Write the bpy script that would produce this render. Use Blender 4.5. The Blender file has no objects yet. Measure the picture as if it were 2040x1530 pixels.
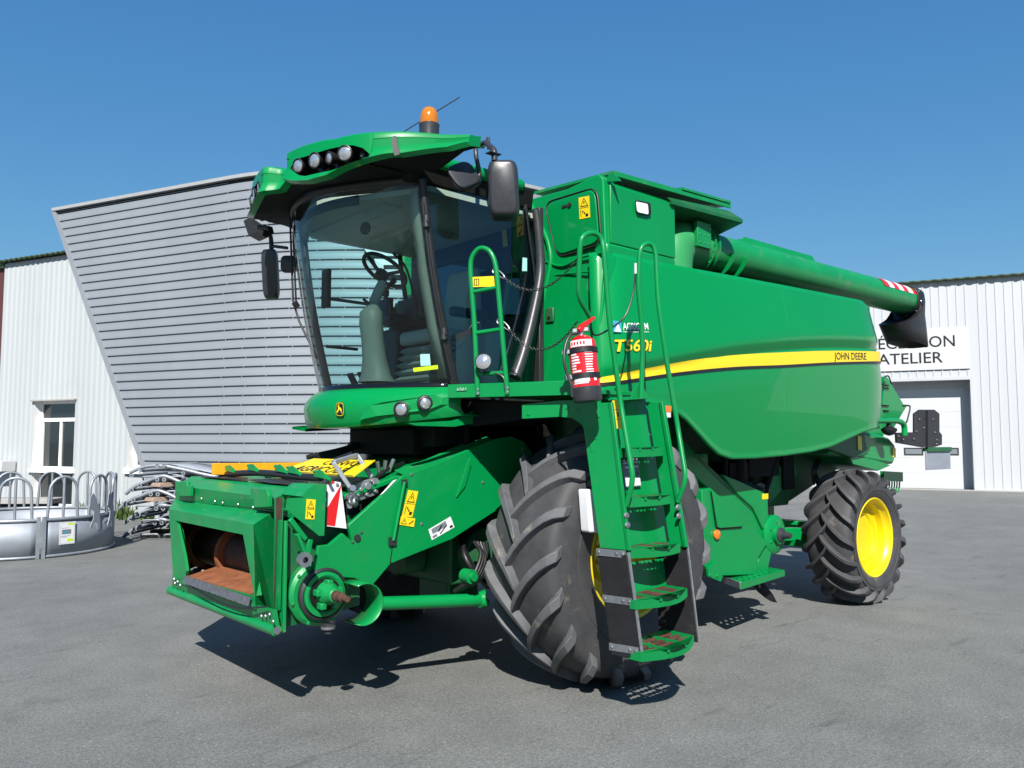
import bpy, bmesh, math, random
from mathutils import Vector, Matrix
random.seed(7)
R_ = math.radians
scene = bpy.context.scene
COL = scene.collection

# ------------------------------------------------------------------ camera, world, sun, exposure
CAM = Vector((4.29, 5.45, 1.70))
YAW, FPX, CXP, CYP = R_(49.0), 1600.0, 1020.0, 765.0
PITCH = math.atan(115.0/FPX)
AX = Vector((-math.cos(YAW), -math.sin(YAW), 0))       # horizontal view direction
RX = Vector((-math.sin(YAW), math.cos(YAW), 0))        # to the right
FW = AX*math.cos(PITCH) + Vector((0, 0, math.sin(PITCH)))
UPV = RX.cross(FW)
cam_d = bpy.data.cameras.new('camera'); cam = bpy.data.objects.new('camera', cam_d); COL.objects.link(cam)
m3 = Matrix((RX, UPV, -FW)).transposed()
cam.matrix_world = Matrix.Translation(CAM) @ m3.to_4x4()
cam_d.sensor_width = 36.0; cam_d.lens = 36.0*FPX/2040.0; cam_d.clip_end = 3000; cam_d.clip_start = 0.05
scene.camera = cam

SUN_EL = R_(42.0)
sun_h = (-AX*1.0 + RX*0.0).normalized()
sun_dir = (sun_h*math.cos(SUN_EL) + Vector((0, 0, math.sin(SUN_EL)))).normalized()
world = bpy.data.worlds.new('World'); scene.world = world; world.use_nodes = True
nt = world.node_tree; bg = nt.nodes['Background']
sky = nt.nodes.new('ShaderNodeTexSky'); sky.sky_type = 'NISHITA'; sky.sun_disc = False
sky.sun_elevation = SUN_EL; sky.sun_rotation = math.atan2(sun_dir.x, sun_dir.y)
sky.altitude = 0; sky.air_density = 1.0; sky.dust_density = 0.3; sky.ozone_density = 5.0
# clear-day colour of the sky: each channel scaled and its spread from zenith to horizon evened a little
KS = .098*1.741
sep = nt.nodes.new('ShaderNodeSeparateColor'); com = nt.nodes.new('ShaderNodeCombineColor'); nt.links.new(sky.outputs[0], sep.inputs[0])
for ch, (k_in, pw, k_out) in enumerate(((.50*KS, 1.0, .885/KS), (.86*KS, .69, .61/KS), (1.0*KS, .41, .665/KS))):
    m1 = nt.nodes.new('ShaderNodeMath'); m1.operation = 'MULTIPLY'; m1.inputs[1].default_value = k_in
    m2 = nt.nodes.new('ShaderNodeMath'); m2.operation = 'POWER'; m2.inputs[1].default_value = pw
    m4 = nt.nodes.new('ShaderNodeMath'); m4.operation = 'MULTIPLY'; m4.inputs[1].default_value = k_out
    nt.links.new(sep.outputs[ch], m1.inputs[0]); nt.links.new(m1.outputs[0], m2.inputs[0]); nt.links.new(m2.outputs[0], m4.inputs[0]); nt.links.new(m4.outputs[0], com.inputs[ch])
nt.links.new(com.outputs[0], bg.inputs[0]); bg.inputs[1].default_value = 0.098
sun_d = bpy.data.lights.new('sun', 'SUN'); sun = bpy.data.objects.new('sun', sun_d); COL.objects.link(sun)
sun_d.energy = 5.0; sun_d.angle = R_(0.5); sun_d.color = (1.0, 0.96, 0.90)
sun.rotation_euler = sun_dir.to_track_quat('Z', 'Y').to_euler()
scene.view_settings.view_transform = 'Standard'; scene.view_settings.look = 'None'
scene.view_settings.exposure = 0.8; scene.view_settings.gamma = 1.0
scene.cycles.max_bounces = 10; scene.cycles.transparent_max_bounces = 16
scene.cycles.caustics_reflective = False; scene.cycles.caustics_refractive = False

# ------------------------------------------------------------------ helpers: measuring
def ray(px, py):
    return FW*FPX + RX*(px-CXP) - UPV*(py-CYP)
def at(px, py, X=None, Y=None, Z=None):
    d = ray(px, py)
    t = (X-CAM.x)/d.x if X is not None else (Y-CAM.y)/d.y if Y is not None else (Z-CAM.z)/d.z
    return CAM + d*t
def atp(px, py, p0, n):
    d = ray(px, py); n = Vector(n); t = (Vector(p0)-CAM).dot(n)/d.dot(n)
    return CAM + d*t
def site(lat, depth, z=0.0):
    v = CAM + AX*depth + RX*lat; return Vector((v.x, v.y, z))
def lerp(a, b, t): return a+(b-a)*t
def interp(pts, x):
    pts = sorted(pts)
    if x <= pts[0][0]: return pts[0][1]
    for (x0, y0), (x1, y1) in zip(pts, pts[1:]):
        if x <= x1: return lerp(y0, y1, (x-x0)/(x1-x0))
    return pts[-1][1]
def sinterp(pts, x):
    """smooth curve through the points"""
    P = sorted(pts); n = len(P)
    if x <= P[0][0]: return P[0][1]
    if x >= P[-1][0]: return P[-1][1]
    m = [(P[min(i+1, n-1)][1]-P[max(i-1, 0)][1])/(P[min(i+1, n-1)][0]-P[max(i-1, 0)][0]) for i in range(n)]
    for i in range(n-1):
        if x <= P[i+1][0]:
            h = P[i+1][0]-P[i][0]; t = (x-P[i][0])/h
            return (2*t**3-3*t*t+1)*P[i][1]+(t**3-2*t*t+t)*h*m[i]+(-2*t**3+3*t*t)*P[i+1][1]+(t**3-t*t)*h*m[i+1]
def catmull(pts, n=6, closed=False):
    pts = [Vector(p) for p in pts]; out = []; N = len(pts)
    rng = range(N) if closed else range(N-1)
    for i in rng:
        p0 = pts[(i-1) % N] if (closed or i > 0) else pts[0]*2-pts[1]
        p1 = pts[i]; p2 = pts[(i+1) % N]
        p3 = pts[(i+2) % N] if (closed or i+2 < N) else pts[-1]*2-pts[-2]
        for k in range(n):
            t = k/n
            out.append(0.5*((2*p1)+(p2-p0)*t+(2*p0-5*p1+4*p2-p3)*t*t+(3*p1-p0-3*p2+p3)*t**3))
    if not closed: out.append(pts[-1])
    return out
def round_poly(pts, r, n=4):
    """corners of a closed 3-D polygon rounded"""
    pts = [Vector(p) for p in pts]; out = []; N = len(pts)
    for i in range(N):
        p = pts[i]; a = pts[i-1]-p; b = pts[(i+1) % N]-p
        ra = min(r, a.length*.45); rb = min(r, b.length*.45)
        A = p+a.normalized()*ra; B = p+b.normalized()*rb
        for k in range(n+1):
            t = k/n; out.append(A*(1-t)**2+p*2*t*(1-t)+B*t*t)
    return out
def round_path(pts, r, n=5):
    pts = [Vector(p) for p in pts]; out = [pts[0]]
    for i in range(1, len(pts)-1):
        p = pts[i]; a = pts[i-1]-p; b = pts[i+1]-p
        ra = min(r, a.length*.49); rb = min(r, b.length*.49)
        A = p+a.normalized()*ra; B = p+b.normalized()*rb
        for k in range(n+1):
            t = k/n; out.append(A*(1-t)**2+p*2*t*(1-t)+B*t*t)
    out.append(pts[-1]); return out

# ------------------------------------------------------------------ helpers: mesh building
class MB:
    def __init__(s): s.v = []; s.f = []; s.m = []; s.mi = 0
    def add(s, vs, fs):
        o = len(s.v); s.v += [tuple(v) for v in vs]
        s.f += [tuple(i+o for i in f) for f in fs]; s.m += [s.mi]*len(fs); return s
    def box(s, lo, hi):
        x0, y0, z0 = lo; x1, y1, z1 = hi
        return s.hexa([(x0,y0,z0),(x1,y0,z0),(x1,y1,z0),(x0,y1,z0)], [(x0,y0,z1),(x1,y0,z1),(x1,y1,z1),(x0,y1,z1)])
    def hexa(s, b, t):
        return s.add(list(b)+list(t), [(3,2,1,0),(4,5,6,7),(0,1,5,4),(1,2,6,5),(2,3,7,6),(3,0,4,7)])
    def obox(s, c, ux, uy, uz):
        """centre and three half vectors"""
        c = Vector(c); ux = Vector(ux); uy = Vector(uy); uz = Vector(uz)
        q = [(-1,-1),(1,-1),(1,1),(-1,1)]
        return s.hexa([c+ux*i+uy*j-uz for i, j in q], [c+ux*i+uy*j+uz for i, j in q])
    def bar(s, a, b, w, h, up=(0,0,1)):
        a = Vector(a); b = Vector(b); d = (b-a); L = d.length; d.normalize()
        sd = d.cross(Vector(up))
        if sd.length < 1e-4: sd = d.cross(Vector((1,0,0)))
        sd.normalize(); u = sd.cross(d)
        return s.obox((a+b)/2, d*L/2, sd*w/2, u*h/2)
    def prism(s, poly, ext):
        poly = [Vector(p) for p in poly]; e = Vector(ext); n = len(poly)
        return s.add(poly+[p+e for p in poly], [tuple(range(n))[::-1], tuple(range(n, 2*n))]+[(i, (i+1) % n, n+(i+1) % n, n+i) for i in range(n)])
    def tube(s, path, r, n=10, closed=False, caps=True):
        path = [Vector(p) for p in path]; N = len(path); rs = r if isinstance(r, (list, tuple)) else [r]*N
        vs = []; fs = []; nrm = None
        for i, p in enumerate(path):
            if closed: t = path[(i+1) % N]-path[i-1]
            else: t = path[min(i+1, N-1)]-path[max(i-1, 0)]
            t.normalize()
            if nrm is None:
                nrm = t.cross(Vector((0,0,1)))
                if nrm.length < .05: nrm = t.cross(Vector((1,0,0)))
            nrm = (nrm-t*nrm.dot(t)).normalized(); b = t.cross(nrm)
            for k in range(n):
                a = 2*math.pi*k/n; vs.append(p+(nrm*math.cos(a)+b*math.sin(a))*rs[i])
        M = N if closed else N-1
        for i in range(M):
            j = (i+1) % N
            for k in range(n):
                l = (k+1) % n; fs.append((i*n+k, i*n+l, j*n+l, j*n+k))
        if caps and not closed:
            fs.append(tuple(range(n))[::-1]); fs.append(tuple((N-1)*n+k for k in range(n)))
        return s.add(vs, fs)
    def lathe(s, prof, org, axis, n=32, a0=0, a1=2*math.pi, ref=None):
        """prof: (radius, height along axis)"""
        org = Vector(org); ax = Vector(axis).normalized()
        u = Vector(ref) if ref is not None else (Vector((0,0,1)) if abs(ax.z) < .9 else Vector((1,0,0)))
        u = (u-ax*u.dot(ax)).normalized(); w = ax.cross(u)
        full = abs(a1-a0-2*math.pi) < 1e-6; m = n if full else n+1
        vs = []; fs = []
        for k in range(m):
            a = a0+(a1-a0)*k/n; d = u*math.cos(a)+w*math.sin(a)
            vs += [org+ax*h+d*r for r, h in prof]
        P = len(prof)
        for k in range(n):
            l = (k+1) % m
            for i in range(P-1): fs.append((k*P+i, l*P+i, l*P+i+1, k*P+i+1))
        return s.add(vs, fs)
    def cyl(s, a, b, r, n=20, r2=None):
        a = Vector(a); b = Vector(b); L = (b-a).length; r2 = r if r2 is None else r2
        return s.lathe([(0.0005, 0), (r, 0), (r2, L), (0.0005, L)], a, b-a, n)
    def dome(s, c, nrm, r, h=None, n=8):
        h = r*.6 if h is None else h
        return s.lathe([(r, 0), (r*.8, h*.7), (0.0004, h)], c, nrm, n)
    def grid(s, rows, wrap=False):
        n = len(rows[0]); vs = [p for r in rows for p in r]; fs = []
        for i in range(len(rows)-1):
            for j in range(n if wrap else n-1):
                k = (j+1) % n; fs.append((i*n+j, i*n+k, (i+1)*n+k, (i+1)*n+j))
        return s.add(vs, fs)
    def build(s, name, mats, parent=None, bevel=0, smooth=38, solid=0, recalc=True, label=None, seg=2, soff=-1):
        me = bpy.data.meshes.new(name); me.from_pydata(s.v, [], s.f); 
        if not isinstance(mats, (list, tuple)): mats = [mats]
        for m in mats: me.materials.append(m)
        me.polygons.foreach_set('material_index', s.m)
        if recalc:
            bm = bmesh.new(); bm.from_mesh(me); bmesh.ops.remove_doubles(bm, verts=bm.verts, dist=1e-5)
            bmesh.ops.recalc_face_normals(bm, faces=bm.faces); bm.to_mesh(me); bm.free()
        if smooth:
            me.polygons.foreach_set('use_smooth', [True]*len(me.polygons)); me.set_sharp_from_angle(angle=R_(smooth))
        me.update()
        o = bpy.data.objects.new(name, me); COL.objects.link(o)
        if solid:
            d = o.modifiers.new('thickness', 'SOLIDIFY'); d.thickness = solid; d.offset = soff
        if bevel:
            b = o.modifiers.new('edge', 'BEVEL'); b.width = bevel; b.segments = seg; b.limit_method = 'ANGLE'; b.angle_limit = R_(40)
            b.harden_normals = False
        if parent: 
            o.parent = parent; o.matrix_parent_inverse = parent.matrix_world.inverted()
        if label: o['label'] = label
        return o
def tag(o, label, cat, group=None, kind=None):
    if label: o['label'] = label
    if cat: o['category'] = cat
    if group: o['group'] = group
    if kind: o['kind'] = kind
    return o
def thing(name, loc, label, cat, group=None):
    o = bpy.data.objects.new(name, None); COL.objects.link(o); o.location = loc
    o.matrix_world = Matrix.Translation(Vector(loc)); o.empty_display_size = .2
    return tag(o, label, cat, group)
def text_geo(txt, size=1.0, shear=0.0, offset=0.0, spacing=1.0, line=1.0):
    """flat text: list of 2-D verts and faces"""
    cu = bpy.data.curves.new('t', 'FONT'); cu.body = txt; cu.size = size; cu.shear = shear; cu.offset = offset
    cu.space_character = spacing; cu.align_x = 'LEFT'; cu.resolution_u = 3; cu.fill_mode = 'FRONT'; cu.space_line = line
    o = bpy.data.objects.new('t', cu); COL.objects.link(o)
    dg = bpy.context.evaluated_depsgraph_get(); me = bpy.data.meshes.new_from_object(o.evaluated_get(dg))
    vs = [v.co.copy() for v in me.vertices]; fs = [tuple(p.vertices) for p in me.polygons]
    bpy.data.objects.remove(o); bpy.data.curves.remove(cu); bpy.data.meshes.remove(me)
    x0 = min(v.x for v in vs); x1 = max(v.x for v in vs); y0 = min(v.y for v in vs); y1 = max(v.y for v in vs)
    return [((v.x-x0)/(x1-x0), (v.y-y0)/(y1-y0)) for v in vs], fs
def bil(c, u, v):
    """corners bottom-left, bottom-right, top-right, top-left"""
    return (c[0]*(1-u)+c[1]*u)*(1-v)+(c[3]*(1-u)+c[2]*u)*v
def decal(name, parent, c, mats, art=(), th=.002, label=None, lift=.001):
    """thin plate on corners c, artwork polygons (mat index, [(u,v)..]) or ('text', mat index, string, (u0,v0,u1,v1))"""
    c = [Vector(p) for p in c]; n = (c[1]-c[0]).cross(c[3]-c[0]).normalized()
    if n.dot(CAM-c[0]) < 0: n = -n
    b = MB(); b.prism([p+n*lift for p in c], n*th)
    for k, a in enumerate(art):
        z = n*(lift+th+.0012+.0004*(k % 3))
        if a[0] == 'text':
            b.mi = a[1]; vs, fs = text_geo(a[2], shear=a[4] if len(a) > 4 else 0, offset=a[5] if len(a) > 5 else 0.01)
            u0, v0, u1, v1 = a[3]
            b.add([bil(c, lerp(u0, u1, x), lerp(v0, v1, y))+z for x, y in vs], fs)
        else:
            b.mi = a[0]; b.add([bil(c, u, v)+z for u, v in a[1]], [tuple(range(len(a[1])))])
    return b.build(name, mats, parent, smooth=0, recalc=False, label=label)
def rect(u0, v0, u1, v1): return [(u0,v0),(u1,v0),(u1,v1),(u0,v1)]
def tri_sym(m, mb, u0, v0, u1, v1):
    """black warning triangle with a yellow middle and a mark"""
    mu = (u0+u1)/2; w = (u1-u0); h = v1-v0
    return [(m, [(u0,v0),(u1,v0),(mu,v1)]), (mb, [(u0+.13*w,v0+.09*h),(u1-.13*w,v0+.09*h),(mu,v1-.17*h)]),
            (m, [(mu-.05*w,v0+.3*h),(mu+.05*w,v0+.3*h),(mu+.07*w,v0+.6*h),(mu-.07*w,v0+.6*h)]), (m, rect(mu-.05*w, v0+.15*h, mu+.05*w, v0+.24*h))]

# ------------------------------------------------------------------ materials
def mat(name, col, rough=.5, metal=0.0, coat=0.0, var=0.0, scale=8.0, col2=None, bump=0.0, bscale=60.0, thr=(.45,.7), spec=.5, stretch=None, dust=None, coatr=.05):
    sc_ = lambda c: tuple(v*.78 for v in c)                  # colours were read for a brighter albedo; one common step down
    col = sc_(col); col2 = sc_(col2) if col2 else None; dust = (sc_(dust[0]),)+tuple(dust[1:]) if dust else None
    m = bpy.data.materials.new(name); m.use_nodes = True; N = m.node_tree.nodes; L = m.node_tree.links
    p = N['Principled BSDF']; p.inputs['Base Color'].default_value = (*col, 1); p.inputs['Roughness'].default_value = rough
    p.inputs['Metallic'].default_value = metal; p.inputs['Coat Weight'].default_value = coat; p.inputs['Coat Roughness'].default_value = coatr
    p.inputs['Specular IOR Level'].default_value = spec
    tc = N.new('ShaderNodeTexCoord'); src = tc.outputs['Object']
    if stretch:
        mp = N.new('ShaderNodeMapping'); mp.inputs['Scale'].default_value = stretch; L.new(src, mp.inputs[0]); src = mp.outputs[0]
    out = None
    if var or col2:
        n = N.new('ShaderNodeTexNoise'); n.inputs['Scale'].default_value = scale; n.inputs['Detail'].default_value = 6; n.inputs['Roughness'].default_value = .6
        L.new(src, n.inputs['Vector'])
        r = N.new('ShaderNodeValToRGB'); L.new(n.outputs['Fac'], r.inputs[0])
        if col2:
            r.color_ramp.elements[0].position = thr[0]; r.color_ramp.elements[1].position = thr[1]
            r.color_ramp.elements[0].color = (*col, 1); r.color_ramp.elements[1].color = (*col2, 1)
        else:
            r.color_ramp.elements[0].position = .3; r.color_ramp.elements[1].position = .7
            r.color_ramp.elements[0].color = (*[c*(1-var) for c in col], 1); r.color_ramp.elements[1].color = (*[min(1, c*(1+var)) for c in col], 1)
        L.new(r.outputs[0], p.inputs['Base Color']); out = r.outputs[0]
        rr = N.new('ShaderNodeMapRange'); rr.inputs[3].default_value = max(0, rough-.08); rr.inputs[4].default_value = min(1, rough+.1)
        L.new(n.outputs['Fac'], rr.inputs[0]); L.new(rr.outputs[0], p.inputs['Roughness'])
    if dust:
        n3 = N.new('ShaderNodeTexNoise'); n3.inputs['Scale'].default_value = dust[1]; n3.inputs['Detail'].default_value = 8; n3.inputs['Roughness'].default_value = .7
        L.new(tc.outputs['Object'], n3.inputs['Vector'])
        r3 = N.new('ShaderNodeValToRGB'); r3.color_ramp.elements[0].position = dust[2]; r3.color_ramp.elements[1].position = dust[3]
        L.new(n3.outputs['Fac'], r3.inputs[0])
        mx = N.new('ShaderNodeMixRGB'); L.new(r3.outputs[0], mx.inputs[0])
        if out: L.new(out, mx.inputs[1])
        else: mx.inputs[1].default_value = (*col, 1)
        mx.inputs[2].default_value = (*dust[0], 1); L.new(mx.outputs[0], p.inputs['Base Color'])
    if bump:
        b = N.new('ShaderNodeBump'); b.inputs['Strength'].default_value = bump; b.inputs['Distance'].default_value = .01
        n2 = N.new('ShaderNodeTexNoise'); n2.inputs['Scale'].default_value = bscale; n2.inputs['Detail'].default_value = 4
        L.new(src, n2.inputs['Vector']); L.new(n2.outputs['Fac'], b.inputs['Height']); L.new(b.outputs[0], p.inputs['Normal'])
    return m
def glass_mat(name, tint, gloss=(1,1,1), ior=1.5, ext=1.0):
    m = bpy.data.materials.new(name); m.use_nodes = True; N = m.node_tree.nodes; L = m.node_tree.links
    N.remove(N['Principled BSDF']); o = N['Material Output']
    t = N.new('ShaderNodeBsdfTransparent'); t.inputs[0].default_value = (*tint, 1)
    g = N.new('ShaderNodeBsdfGlossy'); g.inputs[0].default_value = (*gloss, 1); g.inputs['Roughness'].default_value = 0.0
    f = N.new('ShaderNodeFresnel'); f.inputs[0].default_value = ior
    mm = N.new('ShaderNodeMath'); mm.operation = 'MULTIPLY'; mm.inputs[1].default_value = ext; mm.use_clamp = True
    x = N.new('ShaderNodeMixShader'); L.new(f.outputs[0], mm.inputs[0]); L.new(mm.outputs[0], x.inputs[0]); L.new(t.outputs[0], x.inputs[1]); L.new(g.outputs[0], x.inputs[2])
    L.new(x.outputs[0], o.inputs[0]); return m

M = {}
GR = (0.0005, 0.250, 0.060)
M['green'] = mat('green_paint', GR, .34, coat=.25, var=.06, scale=2.5, spec=.3, dust=((.05,.19,.075), 2.2, .60, .95))
M['green_gloss'] = mat('green_panel_paint', GR, .32, coat=.45, var=.03, scale=1.2, coatr=.010, spec=.12, bump=.035, bscale=2.2)
M['green_worn'] = mat('green_worn_paint', GR, .42, coat=.15, var=.10, scale=5, dust=((.16,.21,.12), 6.0, .56, .86), bump=.02, bscale=30)
M['green_dark'] = mat('green_old_shade_paint', (.002,.12,.034), .5, var=.25, scale=4, dust=((.07,.07,.05), 4, .5, .8))  # dark green; on the tank flare and tank wall it stands in for shade
M['black'] = mat('black_plastic', (.012,.012,.014), .45, var=.2, scale=20)
M['black_gloss'] = mat('black_gloss', (.006,.006,.007), .15)
M['grey_black'] = mat('charcoal_plastic', (.035,.036,.042), .38, var=.08, scale=30, bump=.03, bscale=300)
M['dark'] = mat('dark_machinery_shade', (.006,.0065,.0065), .7, var=.5, scale=7, dust=((.022,.019,.014), 5, .5, .85), spec=.2)  # dark parts; near black also to stand in for shade in hollows
M['rubber'] = mat('tyre_rubber', (.048,.048,.051), .68, var=.3, scale=6, dust=((.22,.185,.135), 3.4, .585, .70), bump=.15, bscale=45)
M['rubber_lug_dark'] = mat('new_lug_rubber', (.055,.055,.060), .62, var=.2, scale=9, dust=((.14,.13,.11), 3.0, .60, .85), bump=.12, bscale=60)
M['rubber_lug'] = mat('lug_rubber', (.105,.107,.114), .66, var=.2, scale=9, dust=((.27,.24,.19), 3.6, .59, .72), bump=.12, bscale=60)
M['flap'] = mat('rubber_flap', (.012,.012,.014), .75, var=.3, scale=9, spec=.25, dust=((.09,.085,.075), 5, .58, .9), bump=.05)
M['yellow'] = mat('yellow_paint', (.82,.62,.002), .35, coat=.3, var=.03)
M['yellow_stick'] = mat('yellow_film', (.92,.66,.012), .4)
M['orange_board'] = mat('orange_board', (.90,.40,.01), .5, var=.04)
M['amber'] = mat('amber_lens', (.85,.20,.006), .12, coat=1)
M['rust'] = mat('rusty_steel', (.24,.075,.026), .75, var=.35, scale=14, dust=((.36,.15,.06), 5, .45, .75), bump=.1, bscale=80)
M['rust_dark'] = mat('dark_rust', (.085,.033,.020), .75, var=.45, scale=10, bump=.1)
M['steel'] = mat('bare_steel', (.42,.43,.45), .38, metal=.85, var=.15, scale=15)
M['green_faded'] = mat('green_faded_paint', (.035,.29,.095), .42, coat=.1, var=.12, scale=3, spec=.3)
M['alu'] = mat('cast_alloy', (.34,.36,.38), .45, metal=.6, var=.2, scale=25)
M['zinc'] = mat('galvanised', (.36,.39,.43), .45, metal=.45, var=.16, scale=3.2, dust=((.30,.32,.35), 12, .45, .7))
M['zinc_sheet'] = mat('galvanised_sheet', (.34,.37,.42), .55, metal=.25, var=.18, scale=1.6, stretch=(1,1,3), dust=((.33,.36,.41), 7, .45, .75))
M['white'] = mat('white_paint', (.62,.63,.64), .4)
M['white_film'] = mat('white_film', (.82,.83,.84), .35)
M['red'] = mat('red_paint', (.72,.008,.010), .25, coat=.6)
M['red_film'] = mat('red_film', (.70,.012,.015), .35)
M['blackfilm'] = mat('black_film', (.010,.010,.010), .4)
M['greyfilm'] = mat('grey_film', (.20,.22,.25), .4)
M['bluefilm'] = mat('blue_film', (.05,.33,.52), .4)
M['lime'] = mat('lime_film', (.60,.85,.02), .4)
M['mint'] = mat('mint_film', (.42,.78,.74), .5)
M['lampglass'] = mat('lamp_reflector', (.72,.74,.76), .12, metal=.75, bump=.25, bscale=55)
M['trim'] = mat('grey_trim', (.40,.42,.36), .5, var=.06, scale=10)
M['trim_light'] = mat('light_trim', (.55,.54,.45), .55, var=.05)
M['trim_dark'] = mat('dark_trim', (.022,.024,.026), .5, var=.1)
M['glass'] = glass_mat('windshield_glass', (.74,.95,.93), ext=.8)
M['glass_side'] = glass_mat('door_glass', (.62,.84,.86), gloss=(.60,.78,.96), ext=1.3)  # gloss tinted blue to deepen the reflected sky
M['winglass'] = mat('window_glass', (.010,.016,.018), .03, spec=.8, coat=.5)
M['wall_grey'] = mat('grey_cladding', (.285,.308,.338), .45, metal=.1, var=.05, scale=1.2, stretch=(1,1,.4))
M['wall_white'] = mat('white_cladding', (.50,.525,.535), .45, var=.05, scale=.8, stretch=(1,1,.12), dust=((.42,.445,.43), .7, .55, .95))
M['wall_white_b'] = mat('white_cladding_clean', (.54,.56,.58), .42, var=.03, scale=.9, stretch=(1,1,.15))
M['moss'] = mat('mossy_sheet', (.16,.19,.15), .8, col2=(.10,.17,.05), scale=9, thr=(.4,.6))
M['conc'] = mat('concrete', (.38,.37,.35), .8, var=.15, scale=6)
M['frame_white'] = mat('window_frame_white', (.98,.98,.98), .35)
M['light_flashing'] = mat('light_flashing', (.56,.57,.58), .5, var=.06)
M['greyjamb'] = mat('grey_jamb', (.52,.53,.54), .55, var=.08)
M['door_white'] = mat('sectional_door_white', (.60,.61,.63), .4, var=.02, scale=1)
M['brown'] = mat('brown_sheet', (.10,.03,.025), .6)
M['wood'] = mat('pale_wood', (.45,.33,.26), .75, var=.2, scale=6, stretch=(1,8,8))
M['leaf'] = mat('leaf_green', (.07,.13,.025), .6, var=.4, scale=15)
M['chain'] = mat('black_chain', (.018,.018,.018), .5)
M['orange_gl'] = mat('amber_dome', (.80,.20,.004), .1, coat=.6)
M['orange_gl'].node_tree.nodes['Principled BSDF'].inputs['Transmission Weight'].default_value = .55
M['orange_gl'].node_tree.nodes['Principled BSDF'].inputs['Base Color'].default_value = (.95,.30,.004,1)

M['wear'] = mat('worn_rubber_strip', (.10,.105,.12), .55, var=.3, scale=30, bump=.3, bscale=40)
M['channel'] = mat('worn_channel_paint', (.010,.060,.022), .6, var=.4, scale=5, dust=((.10,.04,.02), 4, .40, .62))
# asphalt
def asphalt():
    m = bpy.data.materials.new('worn_asphalt'); m.use_nodes = True; N = m.node_tree.nodes; L = m.node_tree.links; p = N['Principled BSDF']
    tc = N.new('ShaderNodeTexCoord')
    def noise(s, d=6, r=.6):
        n = N.new('ShaderNodeTexNoise'); n.inputs['Scale'].default_value = s; n.inputs['Detail'].default_value = d; n.inputs['Roughness'].default_value = r
        L.new(tc.outputs['Object'], n.inputs['Vector']); return n
    def ramp(src, a, b, ca, cb):
        r = N.new('ShaderNodeValToRGB'); r.color_ramp.elements[0].position = a; r.color_ramp.elements[1].position = b
        r.color_ramp.elements[0].color = (*ca, 1); r.color_ramp.elements[1].color = (*cb, 1); L.new(src, r.inputs[0]); return r
    def mix(t, f, a, b):
        x = N.new('ShaderNodeMixRGB'); x.blend_type = t
        if isinstance(f, float): x.inputs[0].default_value = f
        else: L.new(f, x.inputs[0])
        L.new(a, x.inputs[1])
        if isinstance(b, tuple): x.inputs[2].default_value = b
        else: L.new(b, x.inputs[2])
        return x.outputs[0]
    big = ramp(noise(.35, 5, .6).outputs['Fac'], .32, .70, (.122,.125,.121), (.158,.161,.157))
    mid = ramp(noise(2.2, 8, .7).outputs['Fac'], .35, .68, (.86,.86,.86), (1.10,1.10,1.09))
    grain = ramp(noise(95, 2, .8).outputs['Fac'], .34, .66, (.58,.58,.58), (1.42,1.42,1.40)); grit = ramp(noise(38, 3, .85).outputs['Fac'], .36, .64, (.72,.72,.72), (1.27,1.27,1.26))
    c = mix('MULTIPLY', 1.0, big.outputs[0], mid.outputs[0]); c = mix('MULTIPLY', .9, c, grain.outputs[0]); c = mix('MULTIPLY', .9, c, grit.outputs[0])
    stain = ramp(noise(.9, 7, .75).outputs['Fac'], .60, .70, (0,0,0), (.55,.55,.55))
    c = mix('MIX', stain.outputs[0], c, (.070,.070,.068,1))
    vo = N.new('ShaderNodeTexVoronoi'); vo.inputs['Scale'].default_value = 11; L.new(tc.outputs['Object'], vo.inputs['Vector'])
    sp = ramp(vo.outputs['Distance'], .05, .085, (.8,.8,.8), (0,0,0))
    c = mix('MIX', sp.outputs[0], c, (.30,.30,.29,1))
    # short dark hairline cracks and scuffs, all lying roughly one way
    mp = N.new('ShaderNodeMapping'); mp.inputs['Rotation'].default_value = (0, 0, .75); mp.inputs['Scale'].default_value = (.9, 5.0, 1); L.new(tc.outputs['Object'], mp.inputs[0])
    cn = N.new('ShaderNodeTexNoise'); cn.inputs['Scale'].default_value = 1.3; cn.inputs['Detail'].default_value = 9; cn.inputs['Roughness'].default_value = .72; L.new(mp.outputs[0], cn.inputs['Vector'])
    cr = ramp(cn.outputs['Fac'], .585, .67, (0,0,0), (.6,.6,.6)); c = mix('MIX', cr.outputs[0], c, (.055,.055,.054,1))
    lt = ramp(cn.outputs['Fac'], .30, .38, (.4,.4,.4), (0,0,0)); c = mix('MIX', lt.outputs[0], c, (.19,.19,.18,1))
    L.new(c, p.inputs['Base Color']); p.inputs['Roughness'].default_value = .82; p.inputs['Specular IOR Level'].default_value = .35
    b = N.new('ShaderNodeBump'); b.inputs['Strength'].default_value = .55; b.inputs['Distance'].default_value = .006
    L.new(noise(60, 4, .8).outputs['Fac'], b.inputs['Height']); L.new(b.outputs[0], p.inputs['Normal'])
    return m
M['asphalt'] = asphalt()

# ------------------------------------------------------------------ SETTING
b = MB(); S = 1500
b.grid([[Vector((lerp(-S, S, i/12), lerp(-S, S, j/12), 0)) for i in range(13)] for j in range(13)])
g = b.build('ground', M['asphalt'], smooth=0); tag(g, 'worn grey asphalt yard under the harvester', 'ground', kind='structure')

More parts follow.
